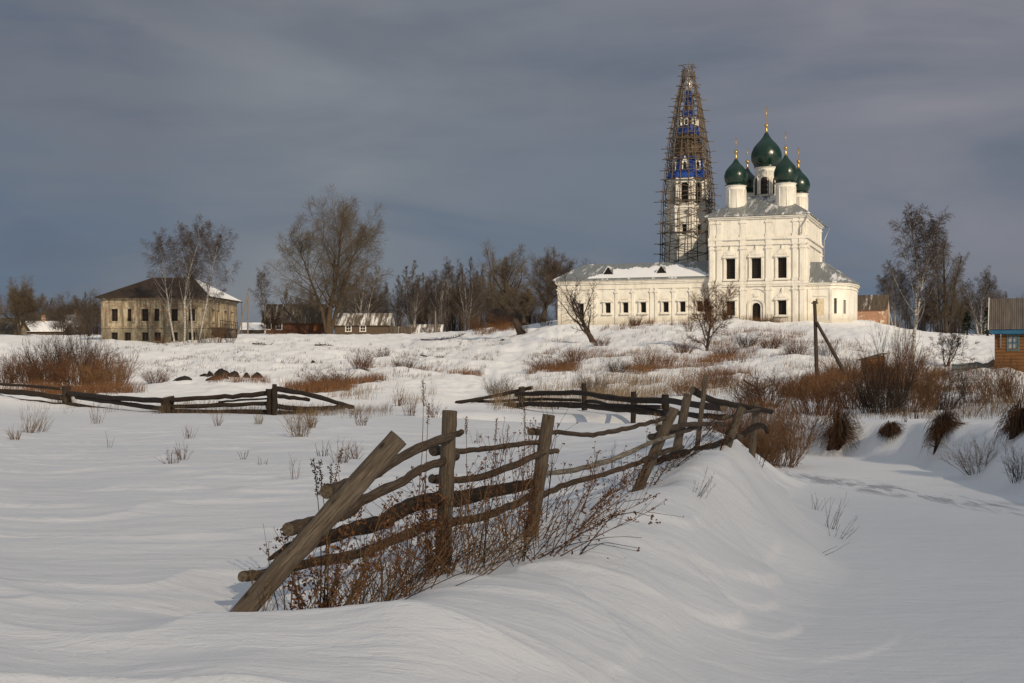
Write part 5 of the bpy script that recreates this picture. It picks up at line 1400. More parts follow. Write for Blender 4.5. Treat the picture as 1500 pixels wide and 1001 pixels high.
rails = [
 ([(478, 721), (500, 713), (540, 699), (565, 685), (605, 660), (644, 645), (676, 633)], 10.18, 12.88, [.058, .05, .044, .04, .042, .046, .032], 'rail'),
 ([(422, 776), (455, 766), (510, 752), (531, 733), (588, 706), (616, 688), (641, 679), (668, 668)], 10.18, 12.90, [.058, .055, .048, .048, .045, .04, .042, .046], 'rail'),
 ([(393, 820), (430, 800), (470, 792), (510, 778), (558, 766), (592, 744), (639, 732), (660, 727)], 10.22, 12.95, [.012, .05, .055, .066, .072, .072, .078, .07], 'darklog'),
 ([(355, 845), (385, 842), (449, 826), (524, 811), (578, 791), (626, 770), (668, 764)], 10.18, 12.92, [.045, .044, .043, .044, .044, .05, .043], 'rail'),
 ([(634, 661), (648, 660), (671, 661), (700, 659), (732, 655), (789, 648), (800, 647)], 12.90, 14.86, [.052, .05, .03, .029, .03, .03, .03], 'rail'),
 ([(632, 701), (648, 702), (667, 703), (708, 698), (759, 679), (789, 666), (817, 661)], 12.92, 14.88, [.05, .046, .038, .04, .04, .036, .03], 'rail'),
 ([(640, 735), (667, 731), (708, 723), (769, 711), (792, 706)], 12.95, 14.90, [.085, .086, .08, .058, .05], 'darklog'),
 ([(655, 768), (670, 764), (708, 757), (752, 740), (776, 728), (795, 722)], 12.92, 14.88, [.046, .046, .044, .043, .042, .04], 'rail'),
 ([(777, 633), (792, 633), (810, 633), (861, 637), (898, 632), (930, 625), (966, 615), (985, 610)], 14.86, 18.15, [.045, .042, .03, .03, .034, .03, .03, .028], 'rail'),
 ([(786, 697), (803, 693), (844, 688), (895, 674), (924, 662), (952, 649), (987, 638)], 14.88, 18.15, [.03, .03, .034, .035, .032, .033, .028], 'birchrail'),
 ([(776, 733), (793, 727), (830, 710), (878, 697), (906, 688), (939, 676), (965, 664), (1000, 655)], 14.90, 18.6, [.034, .034, .036, .036, .034, .035, .04, .03], 'rail'),
 ([(966, 628), (990, 626), (1005, 622), (1030, 622), (1052, 621), (1070, 623)], 18.3, 22.5, [.06, .05, .04, .04, .04, .036], 'rail'),
 ([(953, 640), (975, 636), (1000, 632), (1020, 625)], 18.4, 20.6, [.05, .045, .04, .04], 'rail'),
 ([(958, 678), (985, 668), (1010, 662), (1054, 650), (1078, 640)], 18.6, 22.6, [.05, .06, .05, .05, .04], 'darklog'),
 ([(1014, 572), (1040, 585), (1070, 592), (1100, 598), (1130, 603)], 21.2, 25.2, [.06, .06, .055, .055, .05], 'darklog'),
 ([(1060, 612), (1085, 606), (1104, 601), (1112, 600)], 22.0, 24.4, [.03, .03, .03, .028], 'rail'),
 ([(1085, 640), (1100, 628), (1112, 623), (1120, 626), (1124, 634)], 24.0, 25.2, [.06, .06, .055, .05, .04], 'darklog'),
]
for i, (pts, y0, y1, rad, mt) in enumerate(rails):
    log('rail', nf, PP(pts, y0, y1), [r * .92 for r in rad], mt, 12, .085, .004, 5, seed=40 + i)
ch_ = None
# ------------------------------------------------------------------ far fences
def far_fence(name, px, Y, label, posts, rls, mat='darklog'):
    o = empty(name, G(px, Y), 0, label, 'fence')
    for i, (t, b, yy, d) in enumerate(posts):
        log('post', o, [P(b[0], b[1] + 34, yy), P(*b, yy), P((t[0] + b[0]) / 2, (t[1] + b[1]) / 2, yy), P(*t, yy)], d / 2 * .9, mat, 8, .12, .01, 3, seed=i + px)
    for i, (pts, y0, y1, d) in enumerate(rls):
        log('rail', o, PP(pts, y0, y1), d / 2 * .9, mat, 8, .10, .012, 4, seed=i + 7 * px)
    return o
far_fence('log_fence', 246, 52, 'long dark log fence zigzagging across the snow on the left',
  [((97, 566), (98, 594), 66.3, .50), ((245, 582), (246, 608), 52.3, .60), ((398, 570), (398, 609), 51.3, .48), ((402, 563), (402, 608), 51.0, .2)],
  [([(-30, 560), (0, 563), (45, 566), (90, 570)], 74, 66.6, .16), ([(-30, 570), (0, 573), (45, 577), (92, 583)], 74, 66.6, .30), ([(-30, 581), (0, 584), (60, 590), (125, 596)], 74, 65, .18),
   ([(100, 576), (135, 580), (177, 584), (240, 587)], 66, 52.6, .24), ([(112, 582), (160, 588), (200, 594), (238, 599)], 65, 52.6, .22), ([(96, 590), (140, 598), (181, 603), (225, 605), (264, 606)], 66, 52, .16),
   ([(252, 586), (300, 583), (340, 581), (394, 576)], 52, 51.5, .20), ([(252, 596), (300, 595), (340, 593), (394, 591)], 52, 51.5, .17), ([(250, 603), (320, 604), (394, 604)], 52, 51.5, .22), ([(320, 589), (350, 587), (394, 584)], 51.9, 51.5, .08),
   ([(401, 570), (440, 576), (480, 586), (517, 597)], 51.3, 60, .22), ([(405, 580), (430, 583), (452, 586)], 51.4, 55, .17), ([(405, 595), (440, 599), (480, 598), (505, 596)], 51.3, 59, .20), ([(405, 604), (430, 604), (460, 602)], 51.2, 55, .14)])
far_fence('log_fence', 860, 60, 'low dark fence of heavy logs half buried in snow in the middle',
  [((764, 567), (764, 594), 63, 0.328), ((856, 562), (856, 598), 59, 0.234), ((928, 574), (928, 602), 52, 0.234), ((975, 578), (975, 606), 46, 0.250)],
  [([(668, 590), (700, 585), (735, 578), (780, 568)], 66, 63, 0.187), ([(756, 578), (800, 576), (853, 577), (909, 585), (975, 588)], 62.8, 46, 0.234), ([(740, 594), (790, 592), (856, 595), (920, 601), (980, 606)], 63, 46, 0.250),
   ([(765, 586), (805, 585), (850, 587)], 62.9, 59.2, 0.156), ([(690, 588), (730, 588), (762, 586)], 66, 63.1, 0.156), ([(860, 588), (905, 594), (970, 597)], 59, 46, 0.172),
   ([(972, 587), (1010, 592), (1060, 598)], 45.8, 33, 0.203), ([(975, 603), (1010, 607), (1065, 612)], 45.8, 33, 0.172)])
# ------------------------------------------------------------------ dark boulders and debris
def rock(px, row_, Y, w, h, seed, label):
    h *= .68
    q = G(px, Y, -.12); rg = random.Random(seed); B = MB().use(M['stone'])
    n, m = 14, 8; ph = [rg.uniform(0, 6.28) for _ in range(5)]
    prof = []; vs = []; fs = []
    for i in range(m):
        t = i / (m - 1); R = math.cos(t * math.pi / 2) ** .6
        for k in range(n):
            a = 2 * math.pi * k / n; j = 1 + .14 * math.sin(2 * a + ph[0] + t * 2) + .10 * math.sin(3 * a + ph[1] - t * 3) + .06 * math.sin(7 * a + ph[2] + 9 * t)
            vs.append((math.cos(a) * R * w / 2 * j + t * w * .12 * math.sin(ph[3]), math.sin(a) * R * w * .4 * j, (h + .12) * t ** .8 * (1 + .08 * math.sin(a + ph[4]))))
    for i in range(m - 1):
        for k in range(n): fs.append((i * n + k, i * n + (k + 1) % n, (i + 1) * n + (k + 1) % n, (i + 1) * n + k))
    fs.append(tuple(range((m - 1) * n, m * n)))
    B.add(vs, fs, None, True)
    o = B.build('boulder', None, q); tag(o, label, 'boulder', 'dark boulders on the snow'); return o
rock(268, 560, 92, 1.15, .42, 1, 'leftmost dark boulder, pointed, alone on the snow below the derelict house')
rock(300, 556, 97, .7, .25, 2, 'flat dark boulder, second from left')
rock(308, 552, 97.5, .5, .55, 3, 'small upright dark boulder, third from left')
rock(319, 560, 91, 1.5, .55, 4, 'wide dark boulder in front, in the middle of the row')
rock(327, 555, 94, 1.3, .75, 5, 'largest hump shaped dark boulder behind the wide one')
rock(341, 554, 94, .95, .6, 6, 'round dark boulder right of the largest one')
rock(361, 554, 95, .5, .55, 7, 'narrow reddish dark boulder, second from right')
rock(378, 553, 95, .8, .62, 8, 'rightmost dark boulder, smooth and rounded')
rock(459, 528, 132, .5, .35, 9, 'small dark stone alone high on the left snow slope')
rock(736, 495, 180, 1.0, .3, 10, 'flat dark stone lying below the leaning willow')
# fallen branches
def branch(px, Y, pts, r, label, name='fallen_branch', kids_=6, seed=3):
    q = G(px, Y, .02); B = MB().use(M['barkdark']); rg = random.Random(seed)
    ps = [Vector(p) for p in pts]; B.tube(ps, [r * (1 - .7 * i / (len(ps) - 1)) for i in range(len(ps))], 6)
    for _ in range(kids_):
        t = rg.uniform(.3, .95) * (len(ps) - 1); i = int(t); b = ps[i].lerp(ps[min(i + 1, len(ps) - 1)], t - i)
        d = Vector((rg.gauss(0, .6), rg.gauss(0, .5), rg.uniform(.1, .7))) * .5
        B.tube([b, b + d * .5, b + d + Vector((0, 0, .1))], [r * .5, r * .3, r * .12], 4)
    o = B.build(name, None, q); tag(o, label, 'branch'); return o
branch(1105, 62, [(-.5, 0, .62), (0, 0, .3), (.4, 0, .05), (.75, 0, -.02)], .05, 'broken dark branch with raised end lying on the orange scrub', kids_=5)
branch(1115, 66, [(-.5, 0, .0), (.1, 0, .1), (.6, .1, .3), (.7, .1, .8)], .05, 'forked dark branch beside the broken one on the slope', kids_=5, seed=8)
branch(650, 190, [(-3.2, 0, .3), (-1, .5, .25), (1.5, 1, .6), (3, 1.5, 1.2)], .12, 'heap of snow dusted branches left of the leaning willow', kids_=26, seed=5)
branch(475, 170, [(-1.2, 0, .2), (0, .1, .25), (1.2, 0, .1)], .12, 'short fallen log on the upper left snow slope', kids_=5, seed=6)
branch(645, 150, [(-2.2, .6, .35), (-1.2, 0, .15), (0, .1, .12), (1.4, -.1, .05)], .09, 'long thin fallen branch on the slope below the thicket', kids_=10, seed=7)
branch(385, 172, [(-1.4, .6, .35), (-.4, 0, .3), (1.0, .1, .15)], .09, 'fallen branch on the slope right of the four birches', kids_=12, seed=11)
branch(940, 103, [(-.9, 0, .03), (0, 0, .06), (.9, 0, .03)], .09, 'log end under the round orange bush on the slope', kids_=1, seed=12)

# ------------------------------------------------------------------ weeds round the fence
def leaf_scrap(B, p, s, rg):
    a = Vector((rg.gauss(0, 1), rg.gauss(0, 1), rg.gauss(0, .8))).normalized() * s; b = rotdir(a.normalized(), 1.3, rg.uniform(0, 6.28)) * s * .55
    c = a.cross(b).normalized() * s * rg.uniform(-.35, .35)
    B.add((p, p + a * .5 + b * .5 + c, p + a, p + a * .5 - b * .5 + c * .6), ((0, 1, 2), (0, 2, 3)))
def head(B, p, s, rg, n=7):
    for _ in range(n):
        q = p + Vector((rg.gauss(0, .5), rg.gauss(0, .5), rg.gauss(0, .45))) * s; r = s * rg.uniform(.28, .5)
        vs = [q + Vector(v) * r for v in ((1, 0, 0), (-1, 0, 0), (0, 1, 0), (0, -1, 0), (0, 0, 1), (0, 0, -1))]
        B.add(vs, ((0, 2, 4), (2, 1, 4), (1, 3, 4), (3, 0, 4), (2, 0, 5), (1, 2, 5), (3, 1, 5), (0, 3, 5)))
def bent(B, p, d, L, r0, r1, rg, bend=.06, seg=6, droop=0.0, n=5):
    pts = [p]
    for k in range(seg):
        d = (d + Vector((rg.gauss(0, bend), rg.gauss(0, bend), rg.gauss(0, bend * .6) - droop))).normalized(); pts.append(pts[-1] + d * L / seg)
    B.tube(pts, [r0 + (r1 - r0) * i / seg for i in range(seg + 1)], n, cap=False); return pts, d
def weed(px, Y, label, H=.8, lean=(0, 0), n=4, mat='weed', lmat='weedleaf', leaves=20, heads=6, seed=1, r=.0055, br=7, spread=.25, hs=.016, group=None, name='dry_weed', cat='weed', ls=.035):
    rg = random.Random(seed); q = G(px, Y, -.04); B = MB(); n = max(3, int(n * .58))
    for s in range(n):
        a = rg.uniform(0, 6.28); d = Vector((lean[0] + math.cos(a) * spread, lean[1] + math.sin(a) * spread, 1)).normalized()
        B.use(M[mat]); L = H * rg.uniform(.6, 1.05)
        pts, dd = bent(B, Vector((math.cos(a) * .04, math.sin(a) * .04, 0)), d, L, r, r * .4, rg)
        tips = [pts[-1]]
        for k in range(br):
            t = rg.uniform(.35, .98) * 6; i = min(int(t), 5); b = pts[i].lerp(pts[i + 1], t - i)
            nd = rotdir((pts[i + 1] - pts[i]).normalized(), rg.uniform(.4, .9), rg.uniform(0, 6.28)); nd = (nd + UP * .25).normalized()
            p2, _ = bent(B, b, nd, L * rg.uniform(.12, .32), r * .5, r * .25, rg, .12, 3, 0, 3); tips.append(p2[-1])
            if leaves: tips_l = p2
        B.use(M[lmat])
        for k in range(leaves):
            t = rg.uniform(.05, 1) * 6; i = min(int(t), 5); leaf_scrap(B, pts[i].lerp(pts[i + 1], t - i) + Vector((rg.gauss(0, .025), rg.gauss(0, .025), rg.gauss(0, .02))), ls * rg.uniform(.5, 1.2), rg)
        rg.shuffle(tips)
        for t in tips[:heads]: head(B, t, hs * rg.uniform(.7, 1.3), rg, 5)
    o = B.build(name, None, q); tag(o, label, cat, group); return o
weed(455, 10.35, 'dense dark brown weed clump at the foot of the thick leaning post', .95, (.10, 0), 14, leaves=46, heads=4, seed=1, spread=.4, ls=.05)
weed(480, 10.5, 'bushy russet weed just right of the thick leaning post', .95, (.25, 0), 12, leaves=40, heads=6, seed=2, spread=.45, ls=.05, r=.006)
weed(520, 10.9, 'straw coloured weed leaning right under the middle of the first fence span', .9, (.45, 0), 8, 'weedstraw', leaves=10, heads=8, seed=3, spread=.5, r=.0075)
weed(560, 11.2, 'tangled brown weed with seed heads under the middle of the first fence span', 1.0, (.25, 0), 9, leaves=14, heads=8, seed=4, spread=.45)
weed(600, 11.5, 'leafy russet weed under the first span, left of the upright round post', 1.0, (.2, 0), 9, leaves=26, heads=8, seed=5, spread=.45)
weed(640, 12.3, 'dense brown weed wrapped round the foot of the upright round post', 1.0, (0, 0), 16, leaves=50, heads=6, seed=6, spread=.25, ls=.05)
weed(655, 12.2, 'dark weed in front of the upright round post', 1.0, (.12, 0), 8, leaves=34, heads=6, seed=7, spread=.3)
weed(690, 12.2, 'straw weed with long stalks leaning right beside the upright round post', 1.05, (.5, 0), 7, 'weedstraw', leaves=8, heads=8, seed=8, spread=.45, r=.007)
weed(715, 12.9, 'tall thin dark weed in the middle of the second fence span', 1.35, (.15, 0), 5, 'weeddark', leaves=8, heads=8, seed=9, spread=.18)
weed(745, 13.7, 'tall leafy weed left of the third post', 1.35, (.12, 0), 7, leaves=28, heads=8, seed=10, spread=.16)
weed(768, 14.3, 'dark leafy weed wrapped round the third post', 1.2, (.05, 0), 10, leaves=36, heads=6, seed=11, spread=.2)
weed(788, 14.3, 'russet weed at the right foot of the third post', .9, (.3, 0), 7, leaves=20, heads=6, seed=12, spread=.35)
weed(800, 15.2, 'tall thin weed rising right of the third post', 1.25, (.15, .1), 5, 'weeddark', leaves=10, heads=8, seed=13, spread=.2)
weed(855, 15.5, 'low spreading russet weed under the third fence span', .85, (.75, 0), 9, leaves=16, heads=10, seed=14, spread=.4)
weed(825, 14.2, 'broad weed with seed heads bent to the right before the third fence span', 1.0, (1.1, 0), 8, leaves=10, heads=10, seed=15, spread=.35)
weed(927, 17.6, 'dark leafy weed at the foot of the leaning grey post', .75, (0, 0), 9, 'weeddark', leaves=34, heads=2, seed=16, spread=.4)
weed(950, 18.2, 'dark weed between the leaning grey post and the next', .7, (.4, 0), 7, 'weeddark', leaves=26, heads=4, seed=17, spread=.4)
weed(975, 18.8, 'bushy olive weed leaning right along the snow by the fifth post', 1.0, (.9, 0), 12, 'weeddark', leaves=12, heads=2, seed=18, spread=.35)
weed(1000, 19.6, 'second bushy weed leaning right by the fifth post', .9, (.9, 0), 10, 'weeddark', leaves=10, heads=2, seed=19, spread=.4)
weed(1050, 21.5, 'dark weed at the foot of the last short leaning post', .8, (0, 0), 9, 'weeddark', leaves=30, heads=2, seed=20, spread=.3)
weed(1110, 24.6, 'dark weed at the very end of the near fence', .7, (0, 0), 9, 'weeddark', leaves=30, heads=2, seed=21, spread=.35)
weed(372, 9.85, 'small pale weed left of the foot of the thick leaning post', .42, (-.05, 0), 7, 'weedstraw', leaves=0, heads=6, seed=22, spread=.35, hs=.008)
weed(418, 10.5, 'small dark weed with tiny heads behind the thick leaning post', .62, (-.1, 0), 3, 'weeddark', leaves=2, heads=8, seed=23, spread=.2)
weed(806, 13.3, 'big spreading weed arching far to the right from the foot of the third post', 1.15, (1.2, 0), 8, leaves=14, heads=14, seed=41, spread=.8, r=.006, ls=.05, br=10)
weed(770, 13.2, 'dark weed with curled leaves arching right before the third post', 1.0, (.7, -.2), 7, 'weeddark', leaves=22, heads=12, seed=42, spread=.8, r=.006, ls=.05, br=10)
weed(840, 14.6, 'arching weed with hanging dead leaves under the left part of the third span', 1.1, (1.1, .2), 8, leaves=22, heads=12, seed=43, spread=.75, r=.0055, ls=.05, br=9)
weed(690, 11.9, 'arching straw stalks in front of the second fence span', 1.0, (.6, -.1), 7, 'weedstraw', leaves=8, heads=10, seed=44, spread=.9, r=.006, br=9)
weed(500, 10.2, 'straw stalks bent right close behind the foot of the thick leaning post', .8, (.5, -.2), 7, 'weedstraw', leaves=8, heads=6, seed=45, spread=.8, r=.006)
# spiky mullein like stalks
def spike_weed(px, Y, top, label, seed=1, mat='weeddark', frac=.45, s=.010):
    rg = random.Random(seed); q = G(px, Y, -.04); B = MB().use(M[mat])
    e = P(top[0], top[1], Y + rg.uniform(-.05, .05)) - q; sd_ = Vector((e.y, -e.x, 0)) * .08 + Vector((rg.uniform(-.04, .04) * e.z, 0, 0))
    pts = [e * (i / 6) + sd_ * math.sin(math.pi * i / 6) for i in range(7)]
    B.tube(pts, [.006 - .004 * i / 6 for i in range(7)], 5, cap=False)
    for k in range(60):
        t = (1 - frac + frac * k / 60) * 6; i = min(int(t), 5); b = pts[i].lerp(pts[i + 1], t - i)
        head(B, b + Vector((rg.gauss(0, .7 * s), rg.gauss(0, .7 * s), 0)), s, rg, 2)
    o = B.build('seed_spike', None, q); tag(o, label, 'weed')
spike_weed(468, 10.5, (459, 672), 'dark upright seed spike left of the thick leaning post, leftmost of four', 1, frac=.22, s=.014)
spike_weed(470, 10.55, (467, 674), 'dark upright seed spike, second from left behind the thick leaning post', 2, frac=.22, s=.014)
spike_weed(478, 10.6, (485, 679), 'short dark seed spike, third from left behind the thick leaning post', 3, frac=.22, s=.012)
spike_weed(476, 10.65, (500, 657), 'tall curved seed spike, rightmost of four behind the thick leaning post', 4, 'weed', frac=.28, s=.014)
spike_weed(700, 13.5, (728, 612), 'thin tall seed spike above the second fence span', 5, 'weed', frac=.18)
spike_weed(755, 14.2, (768, 594), 'tall seed spike standing left of the third post', 6, 'weed', frac=.22, s=.012)
spike_weed(742, 14.0, (745, 622), 'seed spike in the middle of the second fence span', 7, 'weed', frac=.25)
spike_weed(585, 11.6, (620, 556), 'very tall thin stalk leaning right above the first fence span', 8, 'weed', frac=.12)
spike_weed(624, 12.3, (628, 590), 'thin upright stalk left of the upright round post', 9, 'weed', frac=.12)
spike_weed(688, 13.2, (683, 610), 'thin upright stalk right of the upright round post', 10, 'weed', frac=.12)
# the plant with long forked stems before the third post
q = G(813, 13.35, -.03); B = MB().use(M['weeddark']); rg = random.Random(4)
def pl(px, py, Y=13.35): return P(px, py, Y) - q
for pts, r in (([(813, 856), (850, 812), (895, 757)], .009), ([(895, 757), (930, 750), (955, 757)], .005), ([(818, 848), (828, 800), (833, 735)], .006), ([(820, 845), (858, 800), (890, 795), (935, 803)], .005), ([(818, 852), (860, 833), (893, 822)], .006),
              ([(850, 812), (880, 797), (935, 808)], .004), ([(895, 757), (915, 735), (960, 728)], .004), ([(813, 856), (770, 842), (720, 850)], .006), ([(813, 854), (830, 852), (855, 853)], .004)):
    B.tube([pl(a, b, 13.35 - .1 * math.sin(i + a)) for i, (a, b) in enumerate(pts)], [r * (1 - .5 * i / (len(pts) - 1)) for i in range(len(pts))], 5)
B.use(M['weedleaf'])
for a, b in ((955, 757), (963, 764), (952, 766), (935, 806), (893, 824), (888, 820), (855, 853), (895, 757), (960, 728), (922, 760), (833, 735), (930, 752), (812, 850)):
    head(B, pl(a, b), .026, rg, 6)
tag(B.build('dry_weed', None, q), 'dark forked weed with round seed heads standing alone on the snow before the third post', 'weed')
# tangle of stems and dead leaves under the rails
tg = MB(); rg = random.Random(31)
for i in range(260):
    t = rg.random() ** .8; px = 440 + 330 * t + rg.gauss(0, 18); Y = 10.3 + 3.6 * t + rg.gauss(-.15, .22)
    p = G(px, Y, -.02)
    tg.use(M[rg.choice(('weed', 'weedstraw', 'weed', 'weeddark'))])
    a = rg.uniform(0, 6.28); tl = rg.uniform(.2, 1.1)
    bent(tg, p, Vector((math.cos(a) * tl + .35, math.sin(a) * tl * .6, 1)).normalized(), rg.uniform(.25, .85), .004, .0015, rg, .10, 4, .03, 3)
for i in range(30):      # long stalks bent over to the right
    t = rg.random(); px = 520 + 300 * t + rg.gauss(0, 14); Y = 10.9 + 3.0 * t + rg.gauss(-.25, .2)
    tg.use(M[rg.choice(('weed', 'weedstraw', 'weed', 'weeddark'))])
    bent(tg, G(px, Y, -.02), Vector((rg.gauss(.7, .9), rg.gauss(0, .5), 1)).normalized(), rg.uniform(.6, 1.25), .005, .002, rg, .07, 6, .05, 4)
tg.use(M['weedleaf'])
for i in range(650):
    t = rg.random(); px = 440 + 330 * t + rg.gauss(0, 15); Y = 10.3 + 3.6 * t + rg.gauss(-.1, .2); h = abs(rg.gauss(0, .26))
    leaf_scrap(tg, G(px, Y, .02) + Vector((0, 0, h)) if i % 3 == 0 else P(px, HZ, Y) + Vector((0, 0, -1.68 + h)), rg.uniform(.015, .045), rg)
tag(tg.build('dead_stems'), kind='stuff')

# ------------------------------------------------------------------ small tufts on the snow field
def tuft(px, Y, H, label, seed=1, mat='weedstraw', n=14, spread=.5, group=None, name='dry_tuft', br=2, r=.0035, lean=0.0):
    rg = random.Random(seed * 7 + 1); q = G(px, Y, -.03); B = MB().use(M[mat])
    for k in range(n):
        a = rg.uniform(0, 6.28); s = spread * rg.random()
        d = Vector((math.cos(a) * s + lean, math.sin(a) * s, 1)).normalized()
        pts, _ = bent(B, Vector((math.cos(a), math.sin(a), 0)) * rg.uniform(0, .12) * H * 2, d, H * rg.uniform(.4, 1.05), r, r * .4, rg, .10, 4, .02, 3)
        for j in range(br):
            i = rg.randint(1, 3); nd = rotdir((pts[i + 1] - pts[i]).normalized(), rg.uniform(.4, .9), rg.uniform(0, 6.28))
            B.spike(pts[i], pts[i] + nd * H * rg.uniform(.1, .35), r * .6)
    o = B.build(name, None, q); tag(o, label, 'grass tuft', group); return o
tuft(45, 37, .85, 'large straw tuft bent to the right near the left edge of the snow field', 1, n=34, lean=.25, r=.005)
tuft(22, 33.5, .45, 'short pale tuft at the very left of the snow field', 2, n=30, r=.005)
tuft(62, 38, .6, 'arching straw tuft right of the large one at the left', 3, n=18, lean=.4, r=.005)
tuft(142, 44, .7, 'dark stalky tuft before the far fence, left of its second post', 4, 'weed', 14, r=.006)
tuft(160, 31, .45, 'two bent dark stems forming a peak on the left snow field', 5, 'weeddark', 4, .5, r=.005, br=0)
tuft(275, 33, .45, 'low tuft just before the second post of the far fence', 6, 'weed', 14, r=.005)
tuft(320, 40, .5, 'pair of thin dark tufts right of the second far fence post', 7, 'weed', 16, r=.005)
tuft(378, 42, .5, 'pale tuft left below the third post of the far fence', 8, 'weedstraw', 20, r=.006)
tuft(440, 34, .95, 'biggest bushy straw tuft, right below the third far fence post', 9, 'weedstraw', 46, .6, r=.005, br=5)
tuft(455, 40, .7, 'bushy straw tuft behind the biggest one', 10, 'weedstraw', 36, .6, r=.006, br=5)
tuft(250, 24.5, .35, 'sprawling low dry weed on the empty middle of the left snow field', 11, 'weed', 16, 1.2, r=.004, br=4)
tuft(268, 25.5, .42, 'branchy low weed right next to the sprawling one', 12, 'weed', 16, .7, r=.004, br=5)
tuft(358, 25.5, .25, 'tiny dark weed alone in the snow left of the seed spikes', 13, 'weeddark', 6, .4, r=.005)
tuft(384, 23.5, .3, 'little dark bent weed sticking out of the snow', 14, 'weeddark', 4, .6, r=.005)
tuft(433, 20.5, .45, 'thin pale weed standing alone above the seed spikes', 15, 'weed', 7, .25, r=.003, br=4)
tuft(474, 26, .4, 'small dark leafy weed on the snow above the seed spikes', 16, 'weeddark', 7, .3, r=.007)
tuft(500, 24, .5, 'low brown grass left of the top of the thick leaning post', 17, 'weed', 22, .7, r=.004, br=3)
tuft(520, 25, .4, 'low brown grass behind the top of the thick leaning post', 18, 'weed', 20, .8, r=.004, br=3)
tuft(530, 42, .7, 'grey branchy weed where the far left fence runs out', 19, 'weed', 20, .5, r=.006, br=5)
tuft(585, 60, .9, 'tall grey weed on the snow above the upright round post', 20, 'weed', 20, .45, r=.009, br=5)
tuft(600, 52, .9, 'tall brown weed left of the upright round post', 21, 'weed', 18, .4, r=.008, br=5)
tuft(635, 50, .85, 'tall brown weed right behind the upright round post', 22, 'weed', 18, .4, r=.008, br=5)
tuft(700, 30, .5, 'thin weed seen over the second fence span, left', 23, 'weed', 7, .35, r=.004, br=4)
tuft(735, 26, .6, 'thin pale weed seen over the second fence span, right', 24, 'weed', 9, .35, r=.004, br=4)
tuft(895, 21, .5, 'thin dark weed seen between the third post and the leaning grey one', 25, 'weeddark', 5, .3, r=.004, br=5)
tuft(880, 20, .4, 'smaller thin weed left of the one between the third and the grey post', 26, 'weeddark', 4, .3, r=.004, br=4)
tuft(965, 38, .5, 'grass bent over the snow below the middle log fence', 27, 'weedstraw', 30, .6, r=.006, lean=-.3)
tuft(1215, 22.5, .75, 'tall thin dark grass stalks on the bank of the frozen creek', 28, 'weeddark', 10, .35, r=.0035, br=1, lean=.25)
tuft(1228, 21.5, .55, 'arching dry stalks low beside the frozen creek', 29, 'weeddark', 6, .9, r=.0035, br=2, lean=.6)
tuft(1195, 25, .4, 'fine dark stalks on the drift lip above the creek', 30, 'weeddark', 8, .5, r=.0035, br=1, lean=.2)
tuft(1205, 18.5, .5, 'single dry stalk lying almost flat on the creek snow', 31, 'weeddark', 2, .2, r=.004, br=0, lean=2.4)
tuft(1022, 17.2, .45, 'small sprig on the bare drift right of the fifth post', 32, 'weeddark', 9, .5, r=.003, br=3, lean=.5)
tuft(1325, 41, .5, 'small dark weed on top of the far snow bank', 33, 'weeddark', 6, .4, r=.008)
tuft(1425, 42, .6, 'bent dark stick on the far snow bank at the right', 34, 'weeddark', 2, .3, r=.014, br=0, lean=.3)
tuft(1340, 43, .55, 'little dark post like stump on the far snow bank', 35, 'weeddark', 5, .1, r=.02, br=0)
# ------------------------------------------------------------------ cloud that shades the foreground
AZ, EL = math.radians(28), math.radians(25)
SUN = Vector((math.sin(AZ) * math.cos(EL), -math.cos(AZ) * math.cos(EL), math.sin(EL)))
def vapour(dens):
    m = bpy.data.materials.new('cloud_vapour'); m.use_nodes = True; nt = m.node_tree; nt.nodes.clear()
    out = nt.nodes.new('ShaderNodeOutputMaterial'); v = nt.nodes.new('ShaderNodeVolumePrincipled')
    v.inputs['Color'].default_value = (.9, .9, .9, 1); v.inputs['Density'].default_value = dens; v.inputs['Anisotropy'].default_value = .5
    nt.links.new(v.outputs[0], out.inputs['Volume']); return m
def cloud(tx, ty, dist, across, tall, seed, rotz=0.0, fac=None):
    """a lumpy cloud up the sun's path; its shade lies round (tx, ty)"""
    c = Vector((tx, ty, -1.5)) + SUN * dist
    rg = random.Random(seed); ph = [rg.uniform(0, 6.28) for _ in range(6)]
    B = MB().use(vapour(fac)); nu, nv = 48, 24; vs = []; fs = []
    for i in range(nv + 1):
        t = math.pi * i / nv
        for k in range(nu):
            a = 2 * math.pi * k / nu
            j = 1 + .10 * math.sin(3 * a + ph[0] + 2 * t) + .07 * math.sin(5 * a + ph[1] - 3 * t) + .05 * math.sin(9 * a + ph[2] + 5 * t)
            vs.append((math.sin(t) * math.cos(a) * across * j, math.sin(t) * math.sin(a) * tall * 1.5 * j, math.cos(t) * tall * j))
    for i in range(nv):
        for k in range(nu): fs.append((i * nu + k, (i + 1) * nu + k, (i + 1) * nu + (k + 1) % nu, i * nu + (k + 1) % nu))
    B.add(vs, fs, None, True)
    o = B.build('cloud', None, c); o.rotation_euler = (0, 0, AZ + rotz); tag(o, kind='structure'); return o
cloud(-20, 3, 330, 92, 21, 3, fac=.0138)
cloud(25, 4, 330, 21, 12.0, 6, fac=.035)  # second cloud, added out of view to darken the creek's right side
